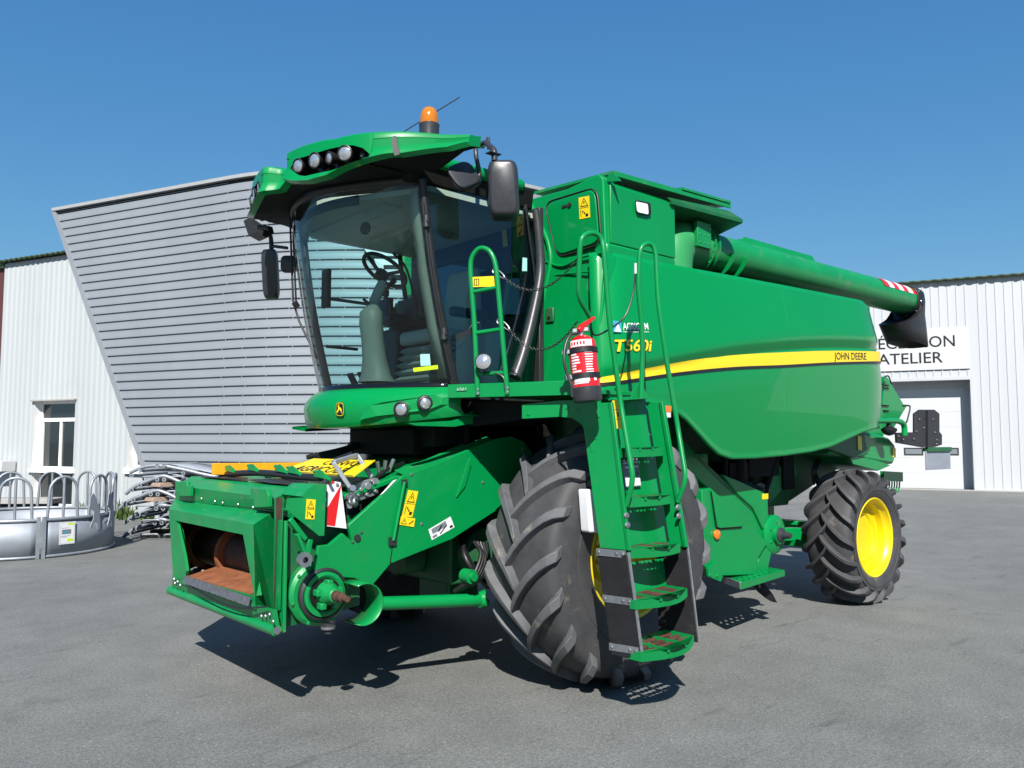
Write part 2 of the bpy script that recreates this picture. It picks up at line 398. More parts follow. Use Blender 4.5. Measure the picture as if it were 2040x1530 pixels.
# ---- grey building: an upright ribbed wall, straight at first and then rounding away, with a slanting left end
GR_, ZT, PITCHZ, S1 = 6.0, 6.90, .182, 5.14
GU, GN = (.907, -.42), (-.42, -.907)
GE = (-10.26+GU[0]*S1, 17.66+GU[1]*S1); GO = (GE[0]-GN[0]*GR_, GE[1]-GN[1]*GR_)
SEND = S1+GR_*math.radians(92)
def gw(s, z, o=0.0):
    """point s metres along the wall, o metres out of its face"""
    if s <= S1: return site(-10.26+GU[0]*s+GN[0]*o, 17.66+GU[1]*s+GN[1]*o, z)
    a = math.atan2(GN[0], -GN[1])+(s-S1)/GR_; return site(GO[0]+math.sin(a)*(GR_+o), GO[1]-math.cos(a)*(GR_+o), z)
def sleft(z): return 3.12*(ZT-z)/5.755
GB = thing('clad_building', gw(S1, 0), 'grey building with horizontal ribbed cladding, a slanted left end and a rounded corner', 'building')
SS = [i/14 for i in range(15)]
def srow(z, o, ztop=None):
    s0 = sleft(z); return [gw(lerp(s0, S1, f), z, o) for f in SS]+[gw(lerp(S1, SEND, i/44), z, o) for i in range(1, 45)]
b = MB(); rows = []; z = ZT-.15
while z > -.1:
    for dz, o in ((0, 0), (-.070, .0), (-.078, .002), (-.150, .002), (-.155, -.042), (-.180, -.042)):
        rows.append(srow(max(z+dz, 0), o))
    z -= PITCHZ
b.grid(rows)
z = ZT-.15; k = 0
while z > .3:
    for i in range(22):
        s_ = S1+.5*i+.05*math.sin(k*2.1+i); p = gw(s_, z-.160, -.012); t_ = (gw(s_+.05, z-.16)-gw(s_, z-.16)).normalized(); b.obox(p, t_*.010, (gw(s_, z, 1)-gw(s_, z, 0))*.010, (0,0,.014))
    z -= PITCHZ; k += 1
b.build('wall', M['wall_grey'], GB, smooth=20)
b = MB(); rows = [srow(ZT-.06, .05), srow(ZT+.0, .07), srow(ZT+.02, -.25), srow(ZT-.06, -.25)]
b.grid(rows+[rows[0]]); b.build('coping', M['light_flashing'], GB, smooth=30)
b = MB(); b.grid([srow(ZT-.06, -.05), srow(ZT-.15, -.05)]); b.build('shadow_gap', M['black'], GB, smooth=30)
b = MB(); b.grid([[gw(s_, ZT-.105, -.02), gw(s_, ZT-.115, -.02)] for s_ in [lerp(0, S1, f) for f in SS]]); b.build('gap_strip', M['wall_grey'], GB, smooth=0, solid=.01)
b = MB(); q = []
for z in (0, ZT-.02):
    s0 = sleft(z); q.append([gw(s0-.07, z, .03), gw(s0+.05, z, .03), gw(s0+.05, z, -.3), gw(s0-.07, z, -.3)])
b.hexa(*q); b.build('edge_flashing', M['wall_grey'], GB, smooth=0)
b = MB(); c0 = site(GO[0], GO[1]+1.5, ZT-.1); ring = srow(ZT-.1, -.1); n = len(ring)
b.add([c0]+ring, [(0, i+1, i+2) for i in range(n-1)])
b.add([gw(SEND, 0, -.05), gw(SEND, ZT-.1, -.05), c0, site(GO[0], GO[1]+1.5, 0)], [(0,1,2,3)])
b.build('roof', M['wall_grey'], GB, smooth=0)
# white lettering on the grey wall, seen through the cab windows
def on_cone(px, py, dr=.05):
    d = ray(px, py).normalized(); lo, hi = 8.0, 21.5
    for _ in range(60):
        t = (lo+hi)/2; p = CAM+d*t; rel = p-site(GO[0], GO[1], p.z); rr = math.hypot(rel.x, rel.y)
        if rr > GR_+dr: lo = t
        else: hi = t
    return CAM+d*lo
WL = thing('wall_emblem', on_cone(770, 520), 'white slanted bars of a sign fixed on the grey ribbed wall behind the cab', 'sign')
for pts in ([(724,495),(840,497),(840,511),(736,511)], [(745,517),(840,518),(840,529),(764,529),(764,538),(840,538),(840,549),(758,548)]):
    b = MB(); poly = [on_cone(*p) for p in pts]; n = (CAM-poly[0]); n.z = 0; n.normalize()
    b.prism(poly, n*.06); b.build('sign_bar', M['white'], WL, smooth=0)
b = MB(); poly = [on_cone(*p) for p in ((801,592),(801,500),(806,486),(816,482),(860,482),(860,592))]; b.prism([p+n*.12 for p in poly], n*.06); b.build('sign_panel', M['green'], WL, smooth=0)

# ---- ribbed wall between two uprights; W(s,z) gives a point, n the outward normal
def ribbed(b, W, n, s0, s1, z0, z1, pitch=.19, depth=.012, ztop=None, fr=((0, 0), (.30, 0), (.48, 1), (.82, 1))):
    prof = []; s = s0
    while s < s1-1e-6:
        for f, d in fr:
            t = s+f*pitch
            if t <= s1: prof.append((t, d*depth))
        s += pitch
    prof.append((s1, 0))
    b.grid([[W(t, z0)+n*d for t, d in prof], [W(t, z1 if ztop is None else ztop(t))+n*d for t, d in prof]])
def win_parts(parent, q, depth_n, name='window'):
    """q(u,v): point in the window plane, unit square"""
    pass

# ---- white building on the left, parallel to the workshop
DW = RX*.905-AX*.425; nR = (-AX*.905-RX*.425)
O_L = site(-11.9, 20.0)
def Wl(s, z, n=0.0): return O_L+DW*s+nR*n+Vector((0, 0, z))
def SL(px, py, n=0.0):
    p = atp(px, py, O_L+nR*n, nR)-O_L; return p.dot(DW)
def ZL(px, py): return atp(px, py, O_L, nR).z
def lbox(b, s0, s1, n0, n1, z0, z1):
    q = [(s0, n0), (s1, n0), (s1, n1), (s0, n1)]; return b.hexa([Wl(s, z0, n) for s, n in q], [Wl(s, z1, n) for s, n in q])
WB = thing('white_building', Wl(0, 0), 'white ribbed building with a narrow window at the left edge of the yard', 'building')
s_l, s_r = SL(2, 700), 6.5
zt = (ZL(2, 527)+ZL(125, 509))/2
w0, w1 = SL(66, 860), SL(148, 860); wz1 = ZL(100, 799); wz0 = .12
v0, v1 = SL(256, 900), SL(296, 900); vz1 = ZL(262, 868)
b = MB(); ribbed(b, Wl, nR, s_l, w0, 0, zt); ribbed(b, Wl, nR, w0, w1, wz1, zt); ribbed(b, Wl, nR, w1, v0, 0, zt); ribbed(b, Wl, nR, v0, v1, vz1, zt); ribbed(b, Wl, nR, v1, s_r, 0, zt)
b.build('wall', M['wall_white'], WB, smooth=0, recalc=False)
b = MB(); b.add([Wl(s_l, 0, -.02), Wl(s_l, 0, -10), Wl(s_l, zt+1, -10), Wl(s_l, zt-.1, -.02)], [(0,1,2,3)]); b.add([Wl(s_l, zt-.1, -.02), Wl(s_l, zt+1, -10), Wl(s_r, zt+1, -10), Wl(s_r, zt-.1, -.02)], [(0,1,2,3)]); b.build('roof', M['wall_white'], WB, smooth=0)
b = MB(); s = s_l-.1; pr = []
while s < s_r:
    for f, d in ((0, 0), (.25, .028), (.5, .03), (.75, .0)): pr.append((s+f*.2, d))
    s += .2
b.grid([[Wl(t, zt+.02-d, .14) for t, d in pr], [Wl(t, zt+.07-d*.5, .16) for t, d in pr], [Wl(t, zt+.13, -.8) for t, d in pr]])
b.build('roof_edge', M['moss'], WB, smooth=30, solid=.02)
def window(x0, x1, z0, z1, ztr, split, rec=.22):
    b = MB()
    for (p, q) in (((x0, z0), (x0, z1)), ((x1, z1), (x1, z0)), ((x0, z1), (x1, z1)), ((x1, z0), (x0, z0))):
        b.add([Wl(p[0], p[1]), Wl(q[0], q[1]), Wl(q[0], q[1], -rec-.06), Wl(p[0], p[1], -rec-.06)], [(0,1,2,3)])
    b.build('reveal', M['frame_white'], WB, smooth=0)
    f = MB(); t = .06
    def fb(a0, a1, c0, c1, o=0): lbox(f, a0, a1, -rec-.03+o, -rec+.03+o, c0, c1)
    fb(x0, x0+t, z0, z1); fb(x1-t, x1, z0, z1); fb(x0+t, x1-t, z1-t, z1); fb(x0+t, x1-t, z0, z0+t)
    for zz in ztr: fb(x0+t, x1-t, zz-.045, zz+.045, .004)
    if split:
        xm = (x0+x1)/2; fb(xm-.035, xm+.035, ztr[0], ztr[-1], .006); fb(x0+t, x0+t+.05, ztr[0], ztr[-1], .006); fb(x1-t-.05, x1-t, ztr[0], ztr[-1], .006)
    fr = f.build('window', M['frame_white'], WB, bevel=.004, smooth=0)
    p = MB(); lbox(p, x0+t*.5, x1-t*.5, -rec-.012, -rec-.004, z0+.02, z1-.02); p.build('pane', M['winglass'], fr, smooth=0)
    return fr
sill = ZL(100, 937); trn = ZL(100, 836)
fr = window(w0, w1, wz0, wz1, (sill+.04, trn), True)
b = MB(); lbox(b, w0-.06, w1+.06, -.2, .07, sill-.06, sill+.04); b.build('sill', M['frame_white'], fr, bevel=.006)
b = MB(); lbox(b, w0-.05, w1+.05, 0, .08, wz1, wz1+.04); b.build('lintel', M['conc'], fr, bevel=.004)
fr2 = window(v0, v1, ZL(262, 932), vz1, (vz1-.4,), False)
b = MB(); lbox(b, v0-.06, v1+.02, -.2, .08, ZL(262, 944), ZL(262, 932)); b.build('sill', M['frame_white'], fr2, bevel=.006)
b = MB(); lbox(b, v0, v1, -.1, -.005, 0, ZL(262, 944)); b.build('plinth', M['wall_white'], WB, smooth=0)
b = MB(); s3 = SL(3, 930, .4); zb = atp(3, 930, O_L+nR*.4, nR).z; lbox(b, s3-.6, s3, .04, .40, zb-.12, zb+.14); b.build('meter_box', M['white'], WB, bevel=.01)
OB = thing('brown_building', Wl(s_l, 0), 'dark brown sheet building just cut off at the left edge', 'building')
b = MB(); lbox(b, s_l-9, s_l-.02, -9, -.05, 0, zt-.1); b.build('wall', M['brown'], OB, smooth=0)
b = MB(); lbox(b, s_l-9, s_l-.0, -9, .05, zt-.1, zt+.05); b.build('roof', M['moss'], OB, smooth=0)

# ---- white workshop on the right
O_R = site(16.42, 28.4)
def Wr(s, z): return O_R+DW*s+Vector((0, 0, z))
def SR(px, py, o=0.0):
    p = atp(px, py, O_R+nR*o, nR)-O_R; return p.dot(DW), p.z
RB = thing('workshop_building', O_R, 'white ribbed workshop with a tall white sectional door on the right', 'building')
zr = (SR(1760, 568)[1]+SR(2040, 550)[1])/2
d1 = SR(1934, 800)[0]; d0 = d1-4.6; dz = SR(1932, 756)[1]
b = MB(); ribbed(b, Wr, nR, -16, d0, 0, zr, .27, .02, fr=((0, 0), (.74, 0), (.80, 1), (.93, 1))); ribbed(b, Wr, nR, d0, d1+.12, dz, zr, .27, .02, fr=((0, 0), (.74, 0), (.80, 1), (.93, 1))); ribbed(b, Wr, nR, d1+.12, 31, 0.05, zr, .27, .02, fr=((0, 0), (.74, 0), (.80, 1), (.93, 1)))
b.build('wall', M['wall_white_b'], RB, smooth=0, recalc=False)
b = MB(); b.hexa([Wr(d1, 0)-nR*.05, Wr(d1+.12, 0)-nR*.05, Wr(d1+.12, 0)+nR*.05, Wr(d1, 0)+nR*.05], [Wr(d1, dz)-nR*.05, Wr(d1+.12, dz)-nR*.05, Wr(d1+.12, dz)+nR*.05, Wr(d1, dz)+nR*.05])
b.hexa([Wr(d0-.1, dz)-nR*.03, Wr(d1+.12, dz)-nR*.03, Wr(d1+.12, dz)+nR*.05, Wr(d0-.1, dz)+nR*.05], [Wr(d0-.1, dz+.12)-nR*.03, Wr(d1+.12, dz+.12)-nR*.03, Wr(d1+.12, dz+.12)+nR*.05, Wr(d0-.1, dz+.12)+nR*.05])
b.hexa([Wr(d1+.12, 0)-nR*.05, Wr(31, 0)-nR*.05, Wr(31, 0)+nR*.06, Wr(d1+.12, 0)+nR*.06], [Wr(d1+.12, .05)-nR*.05, Wr(31, .05)-nR*.05, Wr(31, .05)+nR*.06, Wr(d1+.12, .05)+nR*.06])
b.build('corner_flashing', M['wall_white_b'], RB, smooth=0)
b = MB(); rec = .55
b.add([Wr(d1, 0), Wr(d1, dz), Wr(d1, dz)-nR*rec, Wr(d1, 0)-nR*rec], [(0,1,2,3)]); b.add([Wr(d0, 0), Wr(d0, dz), Wr(d0, dz)-nR*rec, Wr(d0, 0)-nR*rec], [(0,1,2,3)])
b.add([Wr(d0, dz), Wr(d1, dz), Wr(d1, dz)-nR*rec, Wr(d0, dz)-nR*rec], [(0,1,2,3)]); 
b.hexa([Wr(d0, dz-.25)-nR*rec, Wr(d1, dz-.25)-nR*rec, Wr(d1, dz-.25)-nR*(rec-.05), Wr(d0, dz-.25)-nR*(rec-.05)], [Wr(d0, dz)-nR*rec, Wr(d1, dz)-nR*rec, Wr(d1, dz)-nR*(rec-.05), Wr(d0, dz)-nR*(rec-.05)])
b.hexa([Wr(d1-.16, 0)-nR*rec, Wr(d1, 0)-nR*rec, Wr(d1, 0)-nR*(rec-.05), Wr(d1-.16, 0)-nR*(rec-.05)], [Wr(d1-.16, dz-.25)-nR*rec, Wr(d1, dz-.25)-nR*rec, Wr(d1, dz-.25)-nR*(rec-.05), Wr(d1-.16, dz-.25)-nR*(rec-.05)])
b.build('door_jamb', M['greyjamb'], RB, smooth=0)
b = MB(); zz = .0; hh = (dz)/7
for k in range(7):
    a = Wr(d0, k*hh+.0015)-nR*(rec+.05); c = Wr(d1, k*hh+.0015)-nR*(rec+.05); t = Vector((0,0,hh-.003))
    b.hexa([a, c, c+nR*.045, a+nR*.045], [a+t, c+t, c+t+nR*.045, a+t+nR*.045])
dr = b.build('sectional_door', M['door_white'], RB, smooth=0)
for x0, x1 in ((1801, 1839), (1872, 1910)):
    s0, za = SR(x0, 907, -rec); s1, zb = SR(x1, 892, -rec)
    b = MB(); o = -nR*(rec-.006)
    b.hexa([Wr(s0, za)+o-nR*.03, Wr(s1, za)+o-nR*.03, Wr(s1, za)+o, Wr(s0, za)+o], [Wr(s0, zb)+o-nR*.03, Wr(s1, zb)+o-nR*.03, Wr(s1, zb)+o, Wr(s0, zb)+o])
    fo = b.build('window', M['trim_dark'], dr, smooth=0)
    b = MB(); e = .05; o = o+nR*.003
    b.add([Wr(s0+e, za+e)+o, Wr(s1-e, za+e)+o, Wr(s1-e, zb-e)+o, Wr(s0+e, zb-e)+o], [(0,1,2,3)]); b.build('pane', M['winpane'] if 'winpane' in M else M['greyfilm'], fo, smooth=0)
b = MB(); s = -16.2; pr = []
while s < 31.2:
    for f, d in ((0, 0), (.25, .035), (.5, .038), (.75, .0)): pr.append((s+f*.35, d))
    s += .35
b.grid([[Wr(t, zr+.0-d)+nR*.18 for t, d in pr], [Wr(t, zr+.07-d*.5)+nR*.2 for t, d in pr], [Wr(t, zr+.16)-nR*.9 for t, d in pr]])
b.build('roof_edge', M['moss'], RB, smooth=30, solid=.02)
b = MB(); q = [Wr(-16, 0)-nR*.7, Wr(31, 0)-nR*.7, Wr(31, 0)-nR*14, Wr(-16, 0)-nR*14]
b.hexa(q, [p+Vector((0,0,zr-.1+(1.6 if i > 1 else 0))) for i, p in enumerate(q)]); b.build('roof', M['wall_white_b'], RB, smooth=0)
SG = thing('reception_sign', O_R, 'white board lettered RECEPTION ATELIER above the workshop door', 'sign')
s0, za = SR(1706, 742, .06); s1, zb = SR(1930, 649, .06); za = SR(1930, 734, .06)[1]
cs = [Wr(s0, za)+nR*.05, Wr(s1, za)+nR*.05, Wr(s1, zb)+nR*.05, Wr(s0, zb)+nR*.05]
def su(px): return (SR(px, 700, .06)[0]-s0)/(s1-s0)
decal('sign_board', SG, cs, [M['white'], M['blackfilm']], [('text', 1, 'RÉCEPTION', (su(1731), .53, su(1903), .87)), ('text', 1, 'ATELIER', (su(1748), .16, su(1878), .42))], th=.010)
b = MB(); b.hexa([Wr(-16, 0)+nR*.05, Wr(31, 0)+nR*.05, Wr(31, 0)+nR*.7, Wr(-16, 0)+nR*.7], [Wr(-16, .012)+nR*.05, Wr(31, .012)+nR*.05, Wr(31, .012)+nR*.7, Wr(-16, .012)+nR*.7])
o = b.build('pavement', M['conc'], smooth=0); tag(o, 'pale concrete strip along the foot of the workshop', 'pavement', kind='structure')

# ================================================================= HARVESTER
H = thing('combine_harvester', (0, 0, 0), 'big green combine harvester with yellow wheel rims and a boarding ladder', 'combine harvester')
G, GG, GW, GD, DK, BK = M['green'], M['green_gloss'], M['green_worn'], M['green_dark'], M['dark'], M['black']

# ---------------------------------------------------------------- wheels
def wheel(name, x, yc, R, W, rimr, side, nl, ldir, swp, deep, lw=1.0):
    """side +1: outer face towards +Y; ldir: which way the chevrons lean"""
    zc = R-.025; c = Vector((x, yc, zc)); hl = .058; Rc = R-hl; w2 = W/2
    T = bpy.data.objects.new(name, None); COL.objects.link(T); T.parent = H; T.location = c; T.empty_display_size = .3
    half = [(0, Rc), (.30, Rc-.004), (.60, Rc-.014), (.82, Rc-.034), (.93, Rc-.065), (.985, Rc-.115), (1.02, lerp(Rc, rimr, .42)), (1.0, lerp(Rc, rimr, .66)), (.93, lerp(Rc, rimr, .86)), (.87, rimr+.012), (.84, rimr-.004)]
    half = [(u*w2, r) for u, r in half]
    fine = [(p.x, p.y) for p in catmull([Vector((u, r, 0)) for u, r in half], 3)]
    prof = [(r, -u) for u, r in fine[::-1]]+[(r, u) for u, r in fine[1:]]
    t = MB(); t.lathe(prof, (0,0,0), (0,1,0), 72)
    # sidewall rings
    for s in (-1, 1):
        u, r = 1.012*w2, lerp(Rc, rimr, .60)
        t.lathe([(r+.012, s*(u-.01)), (r+.006, s*(u+.004)), (r-.006, s*(u+.004)), (r-.012, s*(u-.012))], (0,0,0), (0,1,0), 72)
    ty = t.build('tyre', M['rubber'], T, smooth=50)
    # arc length along the profile
    acc = [0]; 
    for a, b_ in zip(fine, fine[1:]): acc.append(acc[-1]+math.hypot(b_[0]-a[0], b_[1]-a[1]))
    def on(s):
        sg = 1 if s >= 0 else -1; s = abs(s)
        for i in range(len(acc)-1):
            if s <= acc[i+1]:
                k = (s-acc[i])/(acc[i+1]-acc[i]); a, b_ = fine[i], fine[i+1]
                d = (b_[0]-a[0], b_[1]-a[1]); L = math.hypot(*d)
                return sg*lerp(a[0], b_[0], k), lerp(a[1], b_[1], k), (-d[1]/L*sg, d[0]/L)
        return sg*fine[-1][0], fine[-1][1], (sg, 0)
    shoulder = acc[4*3]
    l = MB()
    for sd in (-1, 1):
        for i in range(nl):
            th0 = 2*math.pi*(i+(.5 if sd > 0 else 0))/nl
            vs = []; NS = 11; s_end = shoulder+.045
            for k in range(NS):
                f = k/(NS-1); s = lerp(-.035, s_end, f)
                y, r, nn = on(s*1.0); nn = (abs(nn[0]) if s > 0 else nn[0], nn[1])
                if nn[1] < 0: nn = (nn[0], -nn[1])
                th = th0+ldir*swp*(max(f, 0)**.80)
                h = hl*(1 if f < .86 else lerp(1, .25, (f-.86)/.14))
                wb = lerp(.038, .050, f)*lw; wt = lerp(.027, .034, f)*lw
                if k == 0: wb *= .8; wt *= .8
                for (hh, ww) in ((-.012, -wb), (h, -wt), (h, wt), (-.012, wb)):
                    yy = (y+nn[0]*hh)*sd; rr = r+nn[1]*hh; a = th+ww/r
                    vs.append((rr*math.sin(a), yy, rr*math.cos(a)))
            fs = []
            for k in range(NS-1):
                for q in range(3): fs.append((k*4+q, k*4+q+1, (k+1)*4+q+1, (k+1)*4+q))
            fs.append((0,1,2,3)); fs.append(tuple((NS-1)*4+q for q in (3,2,1,0)))
            l.add(vs, fs)
    lo = l.build('tread_lugs', M['rubber_lug'] if R > .8 else M['rubber_lug_dark'], T, smooth=30, bevel=.004, seg=1); lo['kind'] = 'stuff'
    # rim
    e = w2*.84; d = deep
    rp = [(rimr+.012, e-.03), (rimr+.020, e+.004), (rimr+.005, e+.016), (rimr-.012, e+.006), (rimr-.022, e-.035), (rimr-.05, e-.06), (rimr-.062, e-.12), (rimr-.066, e-d), (rimr-.085, e-d-.02), (rimr*.52, e-d-.005), (rimr*.46, e-d+.035), (rimr*.30, e-d+.04), (rimr*.28, e-d+.075), (rimr*.12, e-d+.085), (.001, e-d+.085)]
    if R < .8: rp = rp[:8]+[(rimr-.085, e-d-.015), (rimr*.62, e-d-.005), (rimr*.58, e-d-.02), (rimr*.2, e-d-.025), (.001, e-d-.025)]
    b = MB(); b.lathe([(r, side*h) for r, h in rp], (0,0,0), (0,1,0), 56)
    b.lathe([(rimr+.012, -side*(e-.03)), (rimr-.01, -side*e), (rimr-.06, -side*(e-.1)), (rimr-.075, side*(e-d-.03))], (0,0,0), (0,1,0), 40)
    rim = b.build('rim', M['yellow'], T, smooth=35)
    b = MB()
    for i in range(10):
        a = 2*math.pi*i/10; q = Vector((math.sin(a)*rimr*.40, side*(e-d+.036), math.cos(a)*rimr*.40)); b.cyl(q, q+Vector((0,side*.03,0)), .016, 6)
    b.build('wheel_nuts', M['yellow'], T, smooth=0) if R > .8 else None
    return T
wheel('drive_wheel', -.12, 1.40, .925, .66, .43, 1, 18, -1, .48, .22)
wheel('drive_wheel', -.12, -1.40, .925, .66, .43, -1, 18, -1, .48, .22)
wheel('steered_wheel', -4.24, 1.27, .715, .50, .405, 1, 19, 1, .50, .12, .72)
wheel('steered_wheel', -4.24, -1.27, .715, .50, .405, -1, 19, 1, .50, .12, .72)
b = MB(); q = [at(x, y, X=.72) for x, y in ((1098,1193),(1104,1186),(1110,1187),(1110,1194),(1104,1197))]; b.add([p+Vector((.0,0,0)) for p in q], [(0,1,2,3,4)])
# valve, plate and stencil on the drive rim
# ---------------------------------------------------------------- chassis and underside
b = MB(); b.box((-.36,-1.0,.68), (.12,1.0,1.06)); b.cyl((-.12,.80,.90), (-.12,1.12,.90), .30, 20); b.cyl((-.12,-.80,.90), (-.12,-1.12,.90), .30, 20)
b.box((-.30,.55,.80),(.30,.80,1.5)); b.box((-.30,-.80,.80),(.30,-.55,1.5))
b.build('drive_axle', GD, H, bevel=.02)
b = MB(); b.box((.12,-.42,.62), (.62,.52,1.12)); b.cyl((.38,.52,.86), (.38,.66,.86), .19, 20); b.cyl((.62,.1,.8),(.85,.1,.8),.13,16); b.box((.25,.0,.42),(.55,.4,.64))
b.build('gearbox', GD, H, bevel=.02)
b = MB(); b.box((-3.7,-.78,1.02), (-.30,.82,3.05)); b.hexa([(-5.05,-.78,1.45),(-3.7,-.78,1.05),(-3.7,.82,1.05),(-5.05,.82,1.45)], [(-5.05,-.78,2.6),(-3.7,-.78,3.0),(-3.7,.82,3.0),(-5.05,.82,2.6)])
b.build('threshing_body', GD, H, bevel=.02)
b = MB(); b.box((-3.0,-1.15,1.95),(-.25,1.25,3.02)); b.box((-.30,-.70,1.28),(.60,.70,1.84)); b.box((.2,-.6,1.66),(.86,.62,1.86))
b.build('body_core', DK, H, bevel=.02)  # near-black colour stands in for the shade below cab and platform
b = MB()
b.box((-4.36,-1.02,.52),(-4.12,1.02,.82)); b.box((-4.4,-.22,.8),(-4.1,.22,1.5)); b.cyl((-4.24,1.0,.69),(-4.24,1.16,.69),.15,16); b.cyl((-4.24,-1.0,.69),(-4.24,-1.16,.69),.15,16)
b.bar((-4.0,.95,.70),(-3.05,.45,.72),.12,.14); b.bar((-4.02,1.0,.80),(-3.4,.5,.86),.05,.05)
b.build('steering_axle', G, H, bevel=.012)
# underside clutter: pans, belts, cylinders and hoses
b = MB()
for (p, q, r) in (((-2.5,.98,1.75),(-2.45,.98,.92),.085), ((-2.85,.9,1.7),(-2.85,.9,1.1),.05), ((-2.25,1.0,1.6),(-2.2,1.0,1.05),.035), ((-3.3,.95,1.65),(-2.9,.95,1.05),.04)):
    b.cyl(p, q, r, 14)
b.box((-2.62,.80,1.0),(-2.30,1.02,1.5)); b.box((-2.52,.86,.86),(-2.42,.98,1.0)); b.box((-3.25,.82,1.35),(-2.70,.98,1.75)); b.box((-3.60,.82,1.2),(-3.38,.95,1.7))
b.build('drive_parts', DK, H, bevel=.006)
b = MB(); b.prism([(-3.7,.86,1.35),(-3.1,.86,1.05),(-2.85,.86,.98),(-2.75,.86,1.08),(-3.2,.86,1.32),(-3.6,.86,1.62)], (0,.06,0)); b.cyl((-2.95,.84,1.06),(-2.95,.95,1.06),.10,18); b.build('return_pan', GW, H, bevel=.004)
b = MB(); b.cyl((-2.9,.93,1.12),(-2.9,.97,1.12),.17,24); b.build('belt_pulley', M['grey_black'], H, smooth=40)
b = MB(); rnd = random.Random(11)
for k in range(6):
    y0 = .55+.05*k; pts = [(.45, y0-.3, 1.05), (.55+.03*k, y0, .98-.02*k), (.52, y0+.06, .80-.03*k), (.30-.02*k, y0+.02, .58)]
    b.tube(catmull(pts, 6), .020, 8)
for k in range(5):
    b.tube(catmull([at(945+6*k, 1080, Y=.80+.02*k), at(958+4*k, 1105+5*k, Y=.90), at(940+5*k, 1150, Y=.92), at(905+4*k, 1178, Y=.80)], 6), .016, 8)
b.build('hydraulic_hoses', M['black'], H, smooth=60)
b = MB(); p = at(925, 1146, Y=.86); b.cyl(p, p+Vector((0,.09,0)), .05, 14); b.cyl(p+Vector((0,.09,0)), p+Vector((0,.12,0)), .03, 10); b.build('hose_coupling', GW, H, smooth=40)
b = MB(); 
for i in range(3):
    b.tube(catmull([at(1625+5*i, 915, Y=1.0), at(1618+4*i, 940, Y=1.05), at(1622+6*i, 965, Y=1.0)], 5), .012, 6)
b.build('steering_hoses', M['black'], H, smooth=60)

# ---------------------------------------------------------------- side panel
CR = [(.10,2.22),(0,2.235),(-.70,2.355),(-1.5,2.50),(-2.4,2.62),(-3.3,2.71),(-4.215,2.769),(-4.8,2.80)]
def zcr(x): return sinterp(CR, x)
ZB = [(.06,1.99),(-.35,1.985),(-.64,1.965),(-.80,1.935),(-.94,1.88),(-1.12,1.775),(-1.30,1.665),(-1.45,1.59),(-1.64,1.552),(-2.0,1.552),(-2.52,1.57),(-3.0,1.60),(-3.37,1.645),(-3.7,1.72),(-4.0,1.79),(-4.3,1.835),(-4.62,1.85)]
def zbot(x): return interp(ZB, x)
ZTp = [(.0,3.09),(-.9,3.095),(-2.45,3.128),(-4.2,3.16),(-4.30,3.155),(-4.36,3.12),(-4.40,3.02)]
def ztop(x): return interp(ZTp, x)
PY = [(-1.25,1.455),(-1.05,1.485),(-.85,1.508),(-.55,1.535),(-.28,1.552),(-.11,1.548),(-.075,1.540),(-.01,1.578),(.02,1.583),(.10,1.575),(.4,1.53),(.75,1.47),(.95,1.43)]
def PS(x, z):
    t = z-zcr(x); y = interp(PY, t)
    zl = zbot(x); e = max(0, .055-(z-zl)); y += e*.16
    if x > -.18: y -= (x+.18)**2*2.2
    if x < -4.1: y -= (x+4.1)**2*.35
    return y
def xrear(z): return interp([(1.8,-4.58),(1.95,-4.60),(2.36,-4.60),(2.65,-4.50),(2.9,-4.40),(3.05,-4.375),(3.2,-4.36)], z)
def xfront(z): return interp([(1.9,.06),(2.3,.03),(2.75,-.0),(3.1,-.06)], z)
TT = [-1.3,-1.1,-.95,-.8,-.65,-.5,-.38,-.28,-.2,-.11,-.085,-.05,-.015,.012,.05,.15,.3,.45,.6,.75,.9]
rows = []
NX = 84
for i in range(NX+1):
    f = i/NX; row = []
    x0 = lerp(.05, -4.6, f); zl, zh = zbot(x0), ztop(max(x0, -4.34))
    zs = sorted([zl, zl+.02, zl+.054, zl+.057, zl+.1]+[min(max(zcr(x0)+t, zl+.1), zh) for t in TT]+[zh-.02, zh])
    for z in zs:
        x = lerp(xfront(z), xrear(z), f); row.append(Vector((x, PS(x0, z), z)))
    rows.append(row)
b = MB(); b.grid(rows)
panel = b.build('body_panel', GG, H, smooth=24, solid=.03, recalc=False, soff=1)
def panel_patch(name, xs, zlo, zhi, m, lift=.004, nz=3, parent=panel):
    b = MB(); b.grid([[Vector((x, PS(x, lerp(zlo(x), zhi(x), k/nz))+lift, lerp(zlo(x), zhi(x), k/nz))) for k in range(nz+1)] for x in xs])
    return b.build(name, m, parent, smooth=60, recalc=False)
YTOP = [(.06,2.135),(.02,2.16),(-.83,2.324),(-1.6,2.435),(-2.396,2.518),(-3.3,2.60),(-4.325,2.670),(-4.6,2.69)]
YBOT = [(.06,2.13),(-.0,2.125),(-.83,2.245),(-1.6,2.335),(-2.39,2.402),(-3.3,2.485),(-4.341,2.565),(-4.6,2.58)]
xs = [lerp(.05, -4.46, i/60) for i in range(61)]
panel_patch('yellow_stripe', xs, lambda x: sinterp(YBOT, x), lambda x: sinterp(YTOP, x), M['yellow_stick'], .005)
panel_patch('black_stripe', xs, lambda x: sinterp(YBOT, x)-.026, lambda x: sinterp(YBOT, x), M['blackfilm'], .0045, 2)
